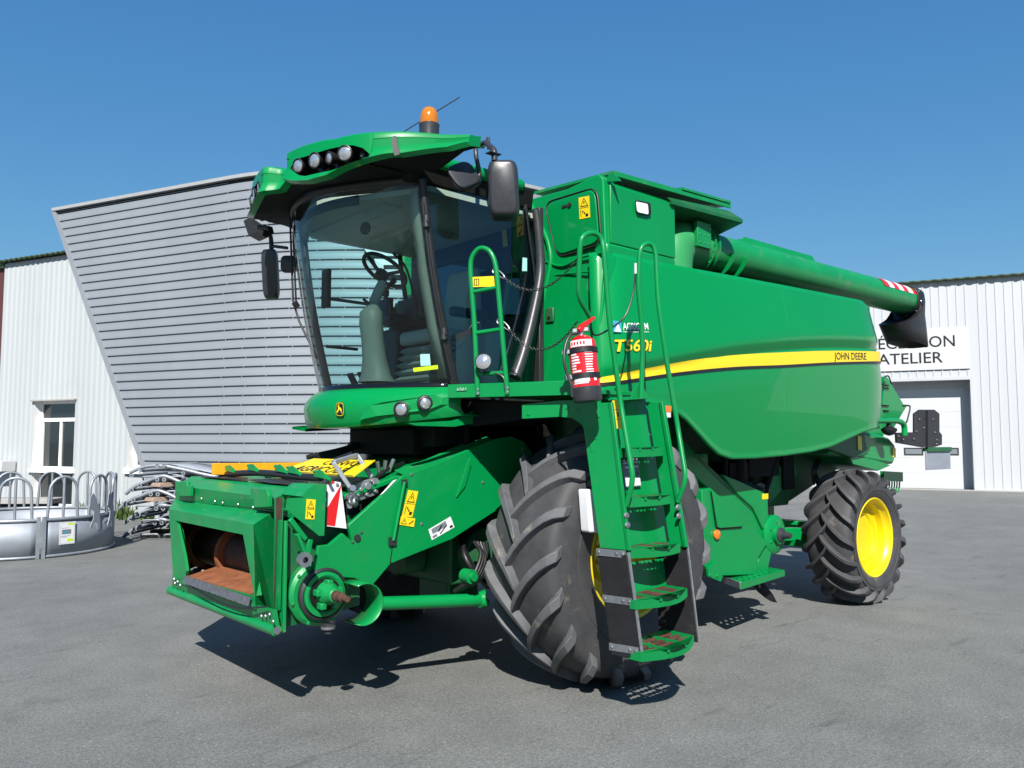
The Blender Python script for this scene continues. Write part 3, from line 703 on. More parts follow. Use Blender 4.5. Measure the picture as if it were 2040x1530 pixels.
# seam between the two doors
b = MB(); b.tube([Vector((-2.47-.012*math.sin(k/40*3.1), PS(-2.47, z)-.0012, z)) for k, z in ((k, lerp(1.58, 3.12, k/60)) for k in range(61))], .0035, 6); b.build('door_seam', G, panel, smooth=60)
def panel_text(name, txt, px0, px1, py0, py1, m, shear=0, offset=.01, lift=.006, outline=None, parent=panel):
    a = at(px0, py1, Y=1.55); c = at(px1, py1, Y=1.55); d = at(px0, py0, Y=1.55)
    vs, fs = text_geo(txt, shear=shear, offset=offset)
    def mp(u, v, l):
        x = lerp(a.x, c.x, u); z = lerp(a.z, d.z, v)+(c.z-a.z)*u; return Vector((x, PS(x, z)+l, z))
    b = MB()
    if outline is not None:
        ov, of = text_geo(txt, shear=shear, offset=outline[1]); b.mi = 1
        b.add([mp(u*1.02-.01, v*1.08-.04, lift-.002) for u, v in ov], of); b.mi = 0
    b.add([mp(u, v, lift) for u, v in vs], fs)
    return b.build(name, [m, M['blackfilm']] if outline is not None else m, parent, smooth=0, recalc=False)
panel_text('model_lettering', 'T560i', 1223, 1294, 676, 701, M['yellow_stick'], .25, .02, .006, (1, .035))
panel_text('dealer_lettering', 'AGRICOM', 1240, 1290, 643, 657, M['white_film'], 0, .02)
panel_text('dealer_small_lettering', 'Partenaire pour l agriculture', 1240, 1290, 659, 664, M['white_film'], 0, .0)
panel_text('maker_lettering', 'JOHN DEERE', 1661, 1725, 702, 721, M['blackfilm'], 0, .006, .008)
def dk(px, py, l=.005):
    p = at(px, py, Y=1.55); return Vector((p.x, PS(p.x, p.z)+l, p.z))
b = MB(); b.add([dk(1224,661), dk(1237,663), dk(1238,640), dk(1225,638)], [(0,1,2,3)]); b.mi = 1
b.add([dk(1225,660,.007), dk(1236,661,.007), dk(1232,645,.007)], [(0,1,2)]); b.build('dealer_emblem', [M['bluefilm'], M['white_film']], panel, smooth=0, recalc=False)
# opposite panel
b = MB(); b.grid([[Vector((p.x, -p.y, p.z)) for p in r] for r in rows[::4]]); b.build('body_panel', GG, H, smooth=24, solid=.03, recalc=False)

# ---------------------------------------------------------------- front face of the body beside the cab
XF = -.13
def ff(px, py, x=XF): return at(px, py, X=x)
left = [(1042,400),(1060,440),(1078,480),(1084,520),(1076,565),(1062,640),(1050,700),(1040,757)]
b = MB()
outer_top = [ff(1046,399), ff(1130,376), Vector((XF,1.36,3.735)), Vector((XF-.02,1.40,3.70)), Vector((XF-.02,1.41,3.17))]
low = [Vector((XF+.03,1.46,3.07)), Vector((XF+.10,1.47,2.6)), Vector((XF+.14,1.47,2.1)), Vector((XF+.14,1.46,1.99))]
poly = outer_top+low+[ff(x, y, lerp(XF, XF+.14, min(1, max(0, (y-500)/250)))) for x, y in left[::-1]]
b.prism(poly, (-.12, 0, 0)); fpan = b.build('body_shield', GG, H, bevel=.03, seg=3)
# raised bead along the inner edge
b = MB(); pth = catmull([ff(x+13, y, lerp(XF, XF+.14, min(1, max(0, (y-500)/250)))+.0) for x, y in left], 5); b.tube(pth, .022, 10); b.build('edge_bead', GG, fpan, smooth=60)
b = MB(); b.tube(catmull([ff(1088,522,XF+.01), ff(1120,530,XF+.02), ff(1160,512,XF+.02), ff(1205,502,XF+.02)], 6), .011, 8); b.tube(catmull([ff(1106,548,XF+.02), ff(1150,543,XF+.03), ff(1188,540,XF+.04)], 6), .008, 8); b.build('press_line', GG, fpan, smooth=60)
hc = round_poly([ff(1088,407), ff(1187,376), ff(1196,482), ff(1112,510)], .09)
b = MB(); b.prism([p+Vector((.001,0,0)) for p in hc], (.014,0,0)); hatch = b.build('hatch_door', GG, fpan, bevel=.006, seg=2)
b = MB(); b.tube([p+Vector((.002,0,0)) for p in round_poly([ff(1085,404), ff(1190,372), ff(1199,485), ff(1111,514)], .10)], .007, 6, closed=True); b.build('seal', M['trim_dark'], hatch, smooth=60)
b = MB(); p = ff(1136,408,XF+.015); b.cyl(p, p+Vector((.012,0,0)), .018, 12); b.box((XF+.015,p.y-.09,p.z-.008),(XF+.022,p.y-.03,p.z+.012)); b.build('latch', M['trim_dark'], hatch, smooth=30)
YS = [M['yellow_stick'], M['blackfilm']]
def warn(name, parent, c, art=None):
    return decal(name, parent, c, YS, tri_sym(1, 0, .12, .55, .88, .95)+[(1, rect(.06,.49,.94,.505)), (1, rect(.15,.1,.2,.42)), (1, rect(.3,.28,.42,.36)), (1, rect(.45,.2,.57,.28)), (1, rect(.6,.08,.85,.2))] if art is None else art, th=.0015)
warn('warning_sticker', hatch, [ff(x, y, XF+.016) for x, y in ((1155,437),(1176,433),(1174,390),(1153,394))])
b = MB(); p = ff(1096,628,XF+.08); b.obox(p+Vector((.0,0,0)), (.012,0,0), (0,.045,0), (0,0,.06)); b.build('lock_recess', GD, fpan, bevel=.01)
b = MB(); b.cyl(p+Vector((.012,0,-.02)), p+Vector((.02,0,-.02)), .012, 10); b.build('lock', M['black'], fpan, smooth=30)
# rubber boot between cab and body
b = MB(); pts = [(1067,418),(1072,455),(1077,520),(1074,565),(1060,635),(1042,705),(1026,752)]
b.tube(catmull([at(x, y, Y=lerp(.95, 1.0, i/6)) for i, (x, y) in enumerate(pts)], 6), [lerp(.030, .046, i/36) for i in range(37)], 12); b.build('rubber_boot', M['grey_black'], H, smooth=60)

# ---------------------------------------------------------------- grain tank
b = MB()
b.prism([(-.20,-1.40,3.06),(-.20,1.40,3.06),(-.20,1.40,3.66),(-.20,1.34,3.72),(-.20,-1.34,3.72),(-.20,-1.40,3.66)], (-.77,0,0))
tk = b.build('grain_tank', G, H, bevel=.015)
b = MB(); b.box((-3.6,-1.40,3.0),(-.97,.72,3.70)); b.build('tank_wall', GD, tk, bevel=.015)
b = MB(); b.box((-3.0,.72,3.02),(-.98,.78,3.66)); b.box((-1.9,.78,3.2),(-1.75,.85,3.6)); b.build('auger_bay', DK, tk, bevel=.01)  # bay and tank wall coloured dark, standing in for the cavity's shade
b = MB(); b.box((-.99,1.36,3.20),(-.20,1.425,3.655)); b.build('tank_wall', G, tk, bevel=.008)
b = MB(); b.box((-.97,1.30,3.09),(-.14,1.44,3.195)); b.build('tank_rail', G, tk, bevel=.02)
e0 = at(1222,345,Y=1.40); e1 = at(1455,411,Y=1.46)
b = MB(); b.hexa([e0, e1, Vector((e1.x,.5,e1.z+.12)), Vector((e0.x,.5,e0.z+.05))], [p+Vector((0,0,.022)) for p in (e0, e1, Vector((e1.x,.5,e1.z+.12)), Vector((e0.x,.5,e0.z+.05)))])
b.bar(e0+Vector((0,0,-.004)), e1+Vector((0,0,-.004)), .012, .03); lid = b.build('tank_lid', GW, tk, smooth=0)
m0 = e0.lerp(e1, .55); b = MB(); b.hexa([m0+Vector((.0,.01,.024)), e1+Vector((0,.01,.024)), Vector((e1.x,.5,e1.z+.15)), Vector((m0.x,.5,m0.z+.13))], [p+Vector((0,0,.02)) for p in (m0+Vector((.0,.01,.024)), e1+Vector((0,.01,.024)), Vector((e1.x,.5,e1.z+.15)), Vector((m0.x,.5,m0.z+.13)))]); b.build('lid_overlap', GW, tk, smooth=0)
f0 = at(1215,362,Y=1.43); f1 = at(1338,406,Y=1.45); f2 = at(1480,444,Y=1.55); f3 = at(1415,476,Z=f2.z-.02); f4 = Vector((-.97, f3.y, f2.z-.02))
b = MB(); b.prism([f1, f2, f3, f4], (0,0,.03)); b.prism([f1+Vector((0,0,.03)), f2+Vector((0,0,.03)), f2+Vector((.12,-.06,.10)), f1+Vector((-.02,-.05,.07))], (0,-.012,0)); b.build('tank_flare', GD, tk, smooth=0)  # darker green puts the underside's shade into the colour
b = MB(); q = [at(x, y, X=-.19) for x, y in ((1206,362),(1213,346),(1222,346),(1236,360))]; b.prism(q, (-.015,0,0)); b.build('lid_bracket', G, tk, smooth=0)
b = MB(); q = round_poly([at(x, y, Y=1.426) for x, y in ((1264,399),(1292,405),(1294,430),(1267,424))], .02); b.prism(q, (0,.022,0)); wl = b.build('work_lamp', M['black'], tk, bevel=.004)
b = MB(); q = round_poly([at(x, y, Y=1.449) for x, y in ((1266.5,401.5),(1290,406.5),(1291.5,427.5),(1269,422.5))], .018); b.prism(q, (0,.004,0)); b.build('lens', M['white_film'], wl, smooth=0)

# ---------------------------------------------------------------- unloading auger
AY, AZ, AR = 1.17, 3.425, .172
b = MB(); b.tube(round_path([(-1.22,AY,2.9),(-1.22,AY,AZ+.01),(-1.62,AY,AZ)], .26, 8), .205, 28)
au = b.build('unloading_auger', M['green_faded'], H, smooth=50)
b = MB(); b.tube([(-1.55,AY,AZ),(-5.93,AY+.02,AZ+.03)], AR, 32); b.build('auger_tube', GW, au, smooth=50)
b = MB()
for x in (-1.60, -1.66): b.lathe([(AR,0),(AR+.055,0),(AR+.055,.022),(AR,.022)], (x,AY,AZ), (-1,0,0), 32)
for i in range(24):
    a = 2*math.pi*i/24; b.dome((-1.60, AY+math.sin(a)*(AR+.038), AZ+math.cos(a)*(AR+.038)), (1,0,0), .011)
b.build('flange', GW, au, smooth=30)
b = MB(); b.obox((-1.42,AY+.215,AZ+.05), (.10,0,0), (0,.02,0), (0,0,.11))
for i in range(3):
    for k in range(3): b.dome((-1.42+(i-1)*.06, AY+.235, AZ+.05+(k-1)*.07), (0,1,0), .011)
b.build('elbow_plate', GW, au, bevel=.004)
for x in (-1.92, -2.12):
    b = MB(); b.prism([(x,AY+math.sin(a)*(AR-.004),AZ+math.cos(a)*(AR-.004)) for a in [R_(95+8*k) for k in range(10)]]+[(x,AY+math.sin(a)*(AR+.045),AZ+math.cos(a)*(AR+.045)) for a in [R_(167-8*k) for k in range(10)]][1:-1], (.012,0,0))
    b.build('cradle_rib', G, au, smooth=0)
b = MB(); b.hexa([(-2.3,AY-.05,AZ+AR-.03),(-3.6,AY-.05,AZ+AR-.02),(-3.6,AY+.09,AZ+AR-.03),(-2.3,AY+.09,AZ+AR-.04)], [(-2.35,AY-.05,AZ+AR+.05),(-3.55,AY-.05,AZ+AR+.06),(-3.55,AY+.07,AZ+AR+.05),(-2.35,AY+.07,AZ+AR+.04)])
for i in range(12): b.cyl((-2.4-i*.1,AY+.01,AZ+AR+.03),(-2.4-i*.1,AY+.01,AZ+AR+.065),.02,8)
b.build('inspection_cover', G, au, smooth=20)
b = MB(); N_ = 5
for i in range(7):
    x0 = lerp(-4.98, -5.88, i/7); x1 = lerp(-4.98, -5.88, (i+1)/7); b.mi = i % 2
    f = .035
    b.grid([[(x, AY+.018+math.sin(a)*(AR+.003), AZ+.026+math.cos(a)*(AR+.003)) for a in [R_(18+8*k) for k in range(8)]] for x in (x0, x1)])
b.build('reflective_tape', [M['red_film'], M['white_film']], au, smooth=60, recalc=False)
b = MB(); AZ2 = AZ+.03
def sprow(c, tdir, ry, rx, n=20):
    c = Vector(c); t = Vector(tdir).normalized(); u = t.cross(Vector((0,1,0))).normalized(); ex = .9 if rx < .2 else .6
    return [c+Vector((0,1,0))*(ry*math.copysign(abs(math.sin(2*math.pi*k/n))**ex, math.sin(2*math.pi*k/n)))+u*(rx*math.copysign(abs(math.cos(2*math.pi*k/n))**ex, math.cos(2*math.pi*k/n))) for k in range(n)]
b.grid([sprow((-5.84,AY+.02,AZ2),(-1,0,0),.182,.182), sprow((-5.93,AY+.02,AZ2-.0),(-1,0,-.05),.186,.186), sprow((-5.98,AY+.02,AZ2-.05),(-1,0,-.45),.19,.22), sprow((-5.90,AY+.02,AZ2-.14),(-.7,0,-1),.19,.31), sprow((-5.79,AY+.02,AZ2-.25),(-.25,0,-1),.185,.40), sprow((-5.84,AY+.02,AZ2-.38),(-.05,0,-1),.18,.385), sprow((-5.92,AY+.02,AZ2-.55),(.05,0,-1),.17,.345)], wrap=True)
b.build('spout', M['black'], au, smooth=45, solid=.008)
b = MB()
for k in range(4): b.dome((-5.91,AY+.02+.19*math.sin(R_(60+40*k)),AZ2+.19*math.cos(R_(60+40*k))), (0,math.sin(R_(60+40*k)),math.cos(R_(60+40*k))), .015)
b.build('spout_bolts', M['steel'], au, smooth=0)

# ---------------------------------------------------------------- rear end
b = MB(); YR = 1.22
def rp(px, py, y=YR): return at(px, py, Y=y)
b.prism([rp(x, y) for x, y in ((1655,893),(1668,872),(1690,862),(1740,862),(1772,872),(1784,886),(1786,906),(1780,925),(1700,912),(1650,905))], (0,-.5,0))
rb = b.build('chopper_housing', G, H, bevel=.03, seg=3)
b = MB(); b.prism([rp(x, y, YR+.06) for x, y in ((1640,890),(1690,858),(1722,862),(1730,905),(1700,912))], (0,-.1,0)); b.build('housing_recess', GD, rb, bevel=.008)
b = MB(); b.prism([rp(x, y, YR+.03) for x, y in ((1690,905),(1750,918),(1775,927),(1750,938),(1700,925))], (0,-.6,0)); b.build('deflector', GW, rb, bevel=.006)
decal('reflector', rb, [rp(x, y, YR+.065) for x, y in ((1709,896),(1717,897),(1716,869),(1708,868))], [M['yellow_stick'], M['blackfilm']])
decal('reflector', rb, [rp(x, y, YR+.003) for x, y in ((1778,911),(1784,911),(1784,893),(1778,893))], [M['yellow_stick'], M['blackfilm']])
b = MB(); b.hexa([(-5.3,-1.2,1.55),(-4.3,-1.2,1.75),(-4.3,1.15,1.75),(-5.3,1.15,1.55)], [(-5.3,-1.2,2.1),(-4.3,-1.2,3.0),(-4.3,1.15,3.0),(-5.3,1.15,2.1)]); b.build('straw_hood', G, H, bevel=.03)
b = MB(); b.prism([rp(x, y, 1.12) for x, y in ((1762,750),(1768,752),(1800,806),(1808,806),(1782,850),(1764,862),(1755,862))], (0,-.35,0)); tg = b.build('hood_flap', G, H, smooth=0)
b = MB()
for y in (764, 770, 805, 815, 830):
    b = MB(); b.box(tuple(rp(1768, y+3, 1.125)-Vector((.02,.0,.008))), tuple(rp(1758, y+3, 1.125)+Vector((.10,.012,.008)))); b.build('vent_slot', DK, tg, smooth=0)
b = MB(); b.tube(round_path([rp(1763,750,1.18), rp(1770,748,1.18), rp(1776,765,1.18)], .04), .009, 8); b.build('grab_handle', M['trim_dark'], tg, smooth=60); b = MB(); b.tube(round_path([rp(1798,808,1.12), rp(1813,808,1.12), rp(1813,815,1.12), rp(1806,843,1.12), rp(1800,844,1.12)], .05), .010, 8); b.build('grab_handle', M['trim_dark'], tg, smooth=60)
b = MB(); b.tube(round_path([rp(1700,852,1.38), rp(1735,838,1.42), rp(1788,838,1.42), rp(1802,844,1.42), rp(1802,868,1.42)], .12, 6), .032, 12); arm = b.build('light_arm', G, H, smooth=60)
c = rp(1771,856,1.40); b = MB(); b.lathe([(.001,-.07),(.05,-.055),(.085,-.01),(.085,.01),(.03,.04),(.02,.10),(.001,.10)], c, (0,0,1), 20); b.build('mirror', M['black'], H, smooth=50)
# folded marker board at the back
YB = 1.35
def mb_(px, py): return at(px, py, Y=YB)
b = MB(); b.prism([mb_(x, y) for x, y in ((1787,862),(1823,861),(1823,824),(1834,816),(1862,816),(1872,824),(1872,860),(1877,866),(1877,886),(1868,889),(1850,893),(1832,890),(1788,882))], (-.0,-.03,0))
mk = b.build('marker_board', M['black'], H, bevel=.004)
for x, y in ((1832,836),(1859,836),(1841,853),(1826,860),(1863,862),(1800,876),(1821,875),(1791,870),(1867,877),(1841,892),(1861,892),(1866,885)):
    b = MB(); b.dome(mb_(x, y), (0,1,0), .020); b.build('bolt', M['grey_black'], mk, smooth=20)
b = MB(); b.bar(mb_(1847,818)+Vector((0,.006,0)), mb_(1847,893)+Vector((0,.006,0)), .012, .02); b.build('centre_rib', M['black'], mk, smooth=20)
b = MB(); p0, p1 = mb_(1847,891), mb_(1895,899); b.box((p1.x,YB-.05,p1.z),(p0.x,YB+.01,p0.z)); b.build('board_bracket', GD, mk, bevel=.004)
b = MB(); p0, p1 = mb_(1847,899), mb_(1896,934); b.box((p1.x,YB-.03,p1.z),(p0.x,YB-.01,p0.z)); b.build('grey_plate', M['zinc_sheet'], mk, bevel=.003)
b = MB(); b.bar(rp(1757,948,.9), rp(1795,950,.9), .05, .12)
for i in range(6): b.tube(catmull([rp(1766+5*i,950,.9), rp(1767+5*i,966,.9), rp(1764+5*i,980,.9)], 4), .010, 6)
b.build('straw_rake', GW, H, smooth=20)

# ---------------------------------------------------------------- lower side: elevator, box and footboard
YE = 1.22
def ep(px, py, y=YE): return at(px, py, Y=y)
b = MB(); b.prism([ep(x, y) for x, y in ((1352,862),(1385,902),(1440,955),(1500,1010),(1552,1062),(1525,1080),(1440,1003),(1350,915))], (0,-.22,0)); el = b.build('elevator', G, H, bevel=.012)
b = MB(); b.prism([ep(x, y, YE+.004) for x, y in ((1385,902),(1440,955),(1500,1010),(1553,1062),(1548,1066),(1495,1015),(1436,960),(1381,906))], (0,-.1,0)); b.build('elevator_seam', GD, el, smooth=0)
b = MB(); b.prism([ep(x, y, YE+.08) for x, y in ((1398,976),(1416,972),(1530,1080),(1512,1110),(1508,1145),(1424,1148),(1406,1130))], (0,-.40,0)); bx = b.build('service_box', G, H, bevel=.008)
b = MB(); b.prism([ep(x, y, YE+.084) for x, y in ((1416,976),(1480,1040),(1476,1049),(1432,1052),(1428,1050))], (0,.012,0)); dr_ = b.build('box_door', G, bx, bevel=.004)
b = MB(); b.tube([ep(1417,980,YE+.09), ep(1427,1050,YE+.09), ep(1434,1053,YE+.09), ep(1478,1050,YE+.09)], .006, 6); b.build('door_gap', DK, bx, smooth=0)
b = MB(); p = ep(1427,1065,YE+.085); b.lathe([(.001,0),(.042,0),(.042,.015),(.03,.024),(.001,.024)], p, (0,1,0), 20); b.build('marker_lamp', M['amber'], bx, smooth=40)
b = MB(); p = ep(1426,1145,YE+.08); b.prism([ep(x, y, YE+.085) for x, y in ((1406,1132),(1424,1118),(1436,1148),(1432,1158),(1408,1148))], (0,.02,0)); b.dome(ep(1414,1146,YE+.105), (0,1,0), .018); b.dome(ep(1428,1147,YE+.105), (0,1,0), .018); b.build('box_bracket', G, bx, smooth=20)
b = MB(); b.prism([ep(x, y, YE+.02) for x, y in ((1440,945),(1478,960),(1530,985),(1531,1040),(1520,1055),(1500,1012),(1470,985))], (0,-.25,0)); ub = b.build('control_box', G, H, bevel=.01)
decal('plate_sticker', ub, [ep(x, y, YE+.022) for x, y in ((1518,995),(1530,994),(1530,983),(1518,984))], YS)
b = MB(); b.add([ep(1468,975,YE+.0)+Vector((0,0,.015)), ep(1500,982,YE)+Vector((0,0,.015)), ep(1526,978,YE-.10)+Vector((0,0,.015)), ep(1494,962,YE-.18)+Vector((0,0,.015))], [(0,1,2,3)]); b.build('battery_cover', M['grey_black'], ub, smooth=0, solid=.02)
b = MB(); c = ep(1538,1064,YE+.0); b.lathe([(.001,-.04),(.18,-.04),(.185,.03),(.16,.05),(.09,.055),(.085,.09),(.001,.09)], c, (0,1,0), 28)
for k in range(6): b.dome(c+Vector((math.sin(k*1.05)*.12,.054,math.cos(k*1.05)*.12)), (0,1,0), .016)
pl_ = b.build('elevator_head', G, H, smooth=35)
b = MB(); b.lathe([(.001,.03),(.07,.03),(.07,.10),(.04,.12),(.025,.20),(.001,.20)], c, (0,1,0), 18); b.build('hub', M['grey_black'], pl_, smooth=40)
b = MB(); b.bar(ep(1513,1090,YE-.05), ep(1500,1148,YE-.05), .16, .18); b.build('box_leg', G, H, bevel=.006)
# footboard with round holes
A_, B_, C_ = at(1432,1146,Z=.50), at(1475,1162,Z=.50), at(1562,1136,Z=.50); D_ = at(1507,1126,Z=.50)
def fbq(u, v): return bil([A_, B_, C_, D_], u, v)
b = MB(); nu, nv = 9, 25; hole = set()
for i in (1, 3, 5, 7):
    for j in range(2, 24, 3): hole.add((i, j+(1 if i in (3, 7) else 0)))
for i in range(nu):
    for j in range(nv):
        if (i, j) in hole or (i, j-1) in hole and (i in (1, 5)) and False: continue
        b.add([fbq(i/nu, j/nv), fbq((i+1)/nu, j/nv), fbq((i+1)/nu, (j+1)/nv), fbq(i/nu, (j+1)/nv)], [(0,1,2,3)])
fbm = b.build('footboard', G, H, smooth=0, solid=.008)
b = MB()
for p, q in ((B_, C_), (A_, D_), (C_, D_)): b.bar(p-Vector((0,0,.025)), q-Vector((0,0,.025)), .012, .055)
b.build('footboard_rim', G, fbm, smooth=0)
b = MB(); b.bar(A_-Vector((0,0,.02)), B_-Vector((0,0,.02)), .014, .06); b.build('footboard_clamp', M['steel'], fbm, bevel=.003)
b = MB(); b.grid([[ep(1497,1160,1.25), ep(1522,1158,1.25)], [ep(1510,1178,1.25), ep(1530,1172,1.25)], [ep(1525,1190,1.25), ep(1540,1184,1.25)], [ep(1536,1196,1.3), ep(1548,1200,1.3)]]); b.build('stone_flap', M['flap'], H, smooth=60, solid=.01)
b = MB(); b.prism([(-1.15,1.05,1.6),(-1.05,1.05,.95),(-1.5,1.05,.55),(-1.75,1.05,.6),(-1.75,1.05,1.6)], (0,.12,0)); b.build('inner_guard', G, H, bevel=.01)
# ================================================================= FEEDER HOUSE
XH, SHX = 2.17, .13                                     # the readings were taken .13 m too far forward
def fx(px, py, x=XH): return at(px, py, X=x-SHX)
FZ = lambda zx, zy: (320+zx*.268, 860+zy*.268)          # pixels read off an enlargement
def fz(zx, zy, x=XH): return at(*FZ(zx, zy), X=x-SHX)
b = MB()
# back channel (inside of the house), front frame as a bevelled collar
TL, TR, BR, BL = fz(60,575,2.30), fz(690,690,2.30), fz(705,1320,2.30), fz(95,1110,2.30)
oTL, oTR, oBR, oBL = fz(105,660,2.30), fz(612,765,2.30), fz(697,1222,2.30), fz(182,1085,2.30)
bTL, bTR, bBR, bBL = fz(105,500,2.12), fz(848,590,2.12), fz(828,1325,2.12), fz(85,1150,2.12)
iTL, iTR, iBR, iBL = [Vector((2.12, p.y, p.z)) for p in (oTL, oTR, oBR, oBL)]
oML = fz(180,920,2.30); 
def ringf(a, c): 
    n = len(a)
    b.add(list(a)+list(c), [(i, (i+1) % n, n+(i+1) % n, n+i) for i in range(n)])
ringf([TL, TR, BR, BL], [oTL, oTR, oBR, oBL]); ringf([TL, TR, BR, BL], [bTL, bTR, bBR, bBL]); ringf([oTL, oTR, oBR, oBL], [iTL, iTR, iBR, iBL])
FH = b.build('feeder_house', GW, H, smooth=0, recalc=True)
b = MB()   # left jamb narrowing
b.prism([oTL+Vector((.002,0,0)), fz(125,690,2.305), oML+Vector((.005,0,0)), fz(192,1035,2.305), oBL+Vector((.002,0,0)), fz(100,1105,2.305)], (-.02,0,0)); b.build('frame_cheek', GW, FH, smooth=0)
b = MB()   # channel walls going back and up to the body
yl, yr = bTR.y-.03, bTL.y+.03
lo0, hi0 = bBR.z+.02, bTR.z
for y in (yl-.02, yr):
    b.hexa([(1.99,y,.60),(.25,y,1.20),(.25,y+.02,1.20),(1.99,y+.02,.60)], [(1.99,y,1.19),(.25,y,1.66),(.25,y+.02,1.66),(1.99,y+.02,1.19)])
b.hexa([(1.99,yr,.56),(.25,yr,1.18),(.25,yl,1.18),(1.99,yl,.56)], [(1.99,yr,.58),(.25,yr,1.20),(.25,yl,1.20),(1.99,yl,.58)])
b.hexa([(1.99,yr,1.19),(.25,yr,1.66),(.25,yl,1.66),(1.99,yl,1.19)], [(1.99,yr,1.21),(.25,yr,1.68),(.25,yl,1.68),(1.99,yl,1.21)])
b.build('channel', M['channel'], FH, smooth=0)
b = MB(); s0, s1 = fz(185,1085,2.30), fz(692,1228,2.30)
b.prism([s0+Vector((-.01,0,.01)), s1+Vector((-.01,-.05,.01)), Vector((1.72,s1.y-.32,s1.z+.11)), Vector((1.72,s0.y,s0.z+.11))], (0,0,-.012)); b.build('floor_plate', M['rust'], FH, smooth=0)
b = MB(); 
for u0, u1 in ((0, .445), (.455, .985)):
    a, c = fz(187,1068,2.315).lerp(fz(680,1235,2.315), u0), fz(187,1068,2.315).lerp(fz(680,1235,2.315), u1)
    n = 14; top = [a.lerp(c, k/n) for k in range(n+1)]; dn = Vector((.015,0,-.052))
    b.prism(top+[p+dn*(1 if k % 2 else .93) for k, p in list(enumerate(top))[::-1]], (.008,0,0))
b.build('wear_strip', M['wear'], FH, smooth=0)
b = MB(); dc = at(430,1090,X=1.81); dcz = at(440,1092,X=1.80).z
b.cyl((1.78,yr+.06,dcz),(1.78,yl-.03,dcz),.15,28); dm = b.build('feeder_drum', M['rust_dark'], FH, smooth=40)
for yy in (at(392,1090,X=1.88).y, at(455,1100,X=1.88).y):
    b = MB(); b.lathe([(.15,-.025),(.20,-.025),(.20,.025),(.15,.025)], (1.78,yy,dcz), (0,1,0), 24, R_(20), R_(260), ref=(0,0,1)); b.build('chain_guide', M['rust'], dm, smooth=30)
b = MB(); b.bar((1.86,yr+.15,dcz-.20),(1.86,yl-.15,dcz-.20),.05,.02); b.bar((1.78,yr+.1,dcz-.23),(1.78,yl-.1,dcz-.23),.12,.03); b.build('feeder_slat', M['trim_light'], dm, smooth=0)
b = MB(); b.tube([fz(75,1178,2.26), fz(862,1480,2.26)], .034, 14); b.build('frame_beam', GW, FH, smooth=50)
b = MB(); b.tube([fz(860,1478,2.27), fz(860,1478,2.27)+(fz(862,1480,2.26)-fz(75,1178,2.26)).normalized()*.012], .022, 12); b.build('beam_end', M['steel'], FH, smooth=50)
b = MB(); b.prism([fz(95,1110,2.29), fz(190,1080,2.29), fz(690,1290,2.29), fz(830,1330,2.29), fz(850,1455,2.27), fz(80,1165,2.27)], (-.03,0,0)); b.build('sill_plate', GW, FH, smooth=0)
for p in ((100,1095),(125,1115),(145,1140),(105,1125),(748,1370),(778,1370),(808,1358),(835,1410)):
    b = MB(); b.dome(fz(*p, 2.315 if p[0] < 200 else 2.295), (1,0,0), .012); b.build('bolt', M['steel'], FH, smooth=0)
b = MB(); pts = catmull([fz(185,1125,2.32), fz(300,1195,2.325), fz(450,1275,2.325), fz(600,1310,2.325), fz(790,1300,2.32)], 6); b.tube(pts, .006, 6); b.build('release_cable', M['black'], FH, smooth=50)
b = MB(); b.hexa([fz(846,490,2.20), fz(912,490,2.20), fz(892,1330,2.22), fz(830,1330,2.22)], [fz(846,490,2.17), fz(912,490,2.17), fz(892,1330,2.19), fz(830,1330,2.19)]); b.build('frame_post', GW, FH, bevel=.003)
b = MB(); b.hexa([fz(858,490,2.205), fz(905,490,2.205), fz(900,650,2.207), fz(858,650,2.207)], [fz(858,490,2.20), fz(905,490,2.20), fz(900,650,2.20), fz(858,650,2.20)]); b.hexa([fz(858,650,2.208), fz(866,650,2.208), fz(843,1310,2.225), fz(836,1310,2.225)], [fz(858,650,2.20), fz(866,650,2.20), fz(843,1310,2.215), fz(836,1310,2.215)]); b.build('bare_edge', M['rust_dark'], FH, smooth=0)
b = MB(); b.prism([fz(892,660,2.19), fz(925,665,2.19), fz(910,1495,2.21), fz(880,1500,2.21), fz(885,1300,2.21)], (-.02,0,0)); b.build('post_flange', GW, FH, bevel=.003)
# hood above the opening
b = MB()
A0_, A1_ = fz(108,400,2.16), fz(845,495,2.16); L0, L1 = fz(108,515,2.14), fz(850,580,2.14)
B0_, B1_ = fz(225,400,2.10), fz(1000,480,2.10); C0_, C1_ = fz(230,332,2.0), fz(1110,402,2.0)
b.add([L0, L1, A1_, A0_], [(0,1,2,3)]); b.add([A0_, A1_, C1_+Vector((0,-.06,-.01)), C0_], [(0,1,2,3)])
b.add([C0_, C1_+Vector((0,-.06,-.01)), Vector((1.35,C1_.y-.06,1.40)), Vector((1.35,C0_.y,1.40))], [(0,1,2,3)]); b.add([L0, A0_, C0_, Vector((1.5,L0.y,1.15))], [(0,1,2,3)]); b.add([L1, A1_, C1_+Vector((0,-.06,0)), Vector((1.5,L1.y,1.15))], [(0,1,2,3)])
b.build('hood', GW, FH, smooth=0, solid=.008)
b = MB(); 
for k, (x, y) in enumerate(((220,495),(303,498),(403,518),(460,528),(575,540),(685,562))): b.dome(fz(x, y, 2.155), (1,0,0), .010)
b.build('hood_bolts', M['steel'], FH, smooth=0)
for q in (((108,368),(195,372),(195,400),(218,400),(215,480),(140,480),(135,455),(108,450)), ((665,422),(782,425),(800,470),(800,560),(690,565),(690,510),(665,500))):
    b = MB(); b.prism([fz(x, y, 2.20) for x, y in q], (-.03,0,0)); b.build('hood_hook', GW, FH, bevel=.004)
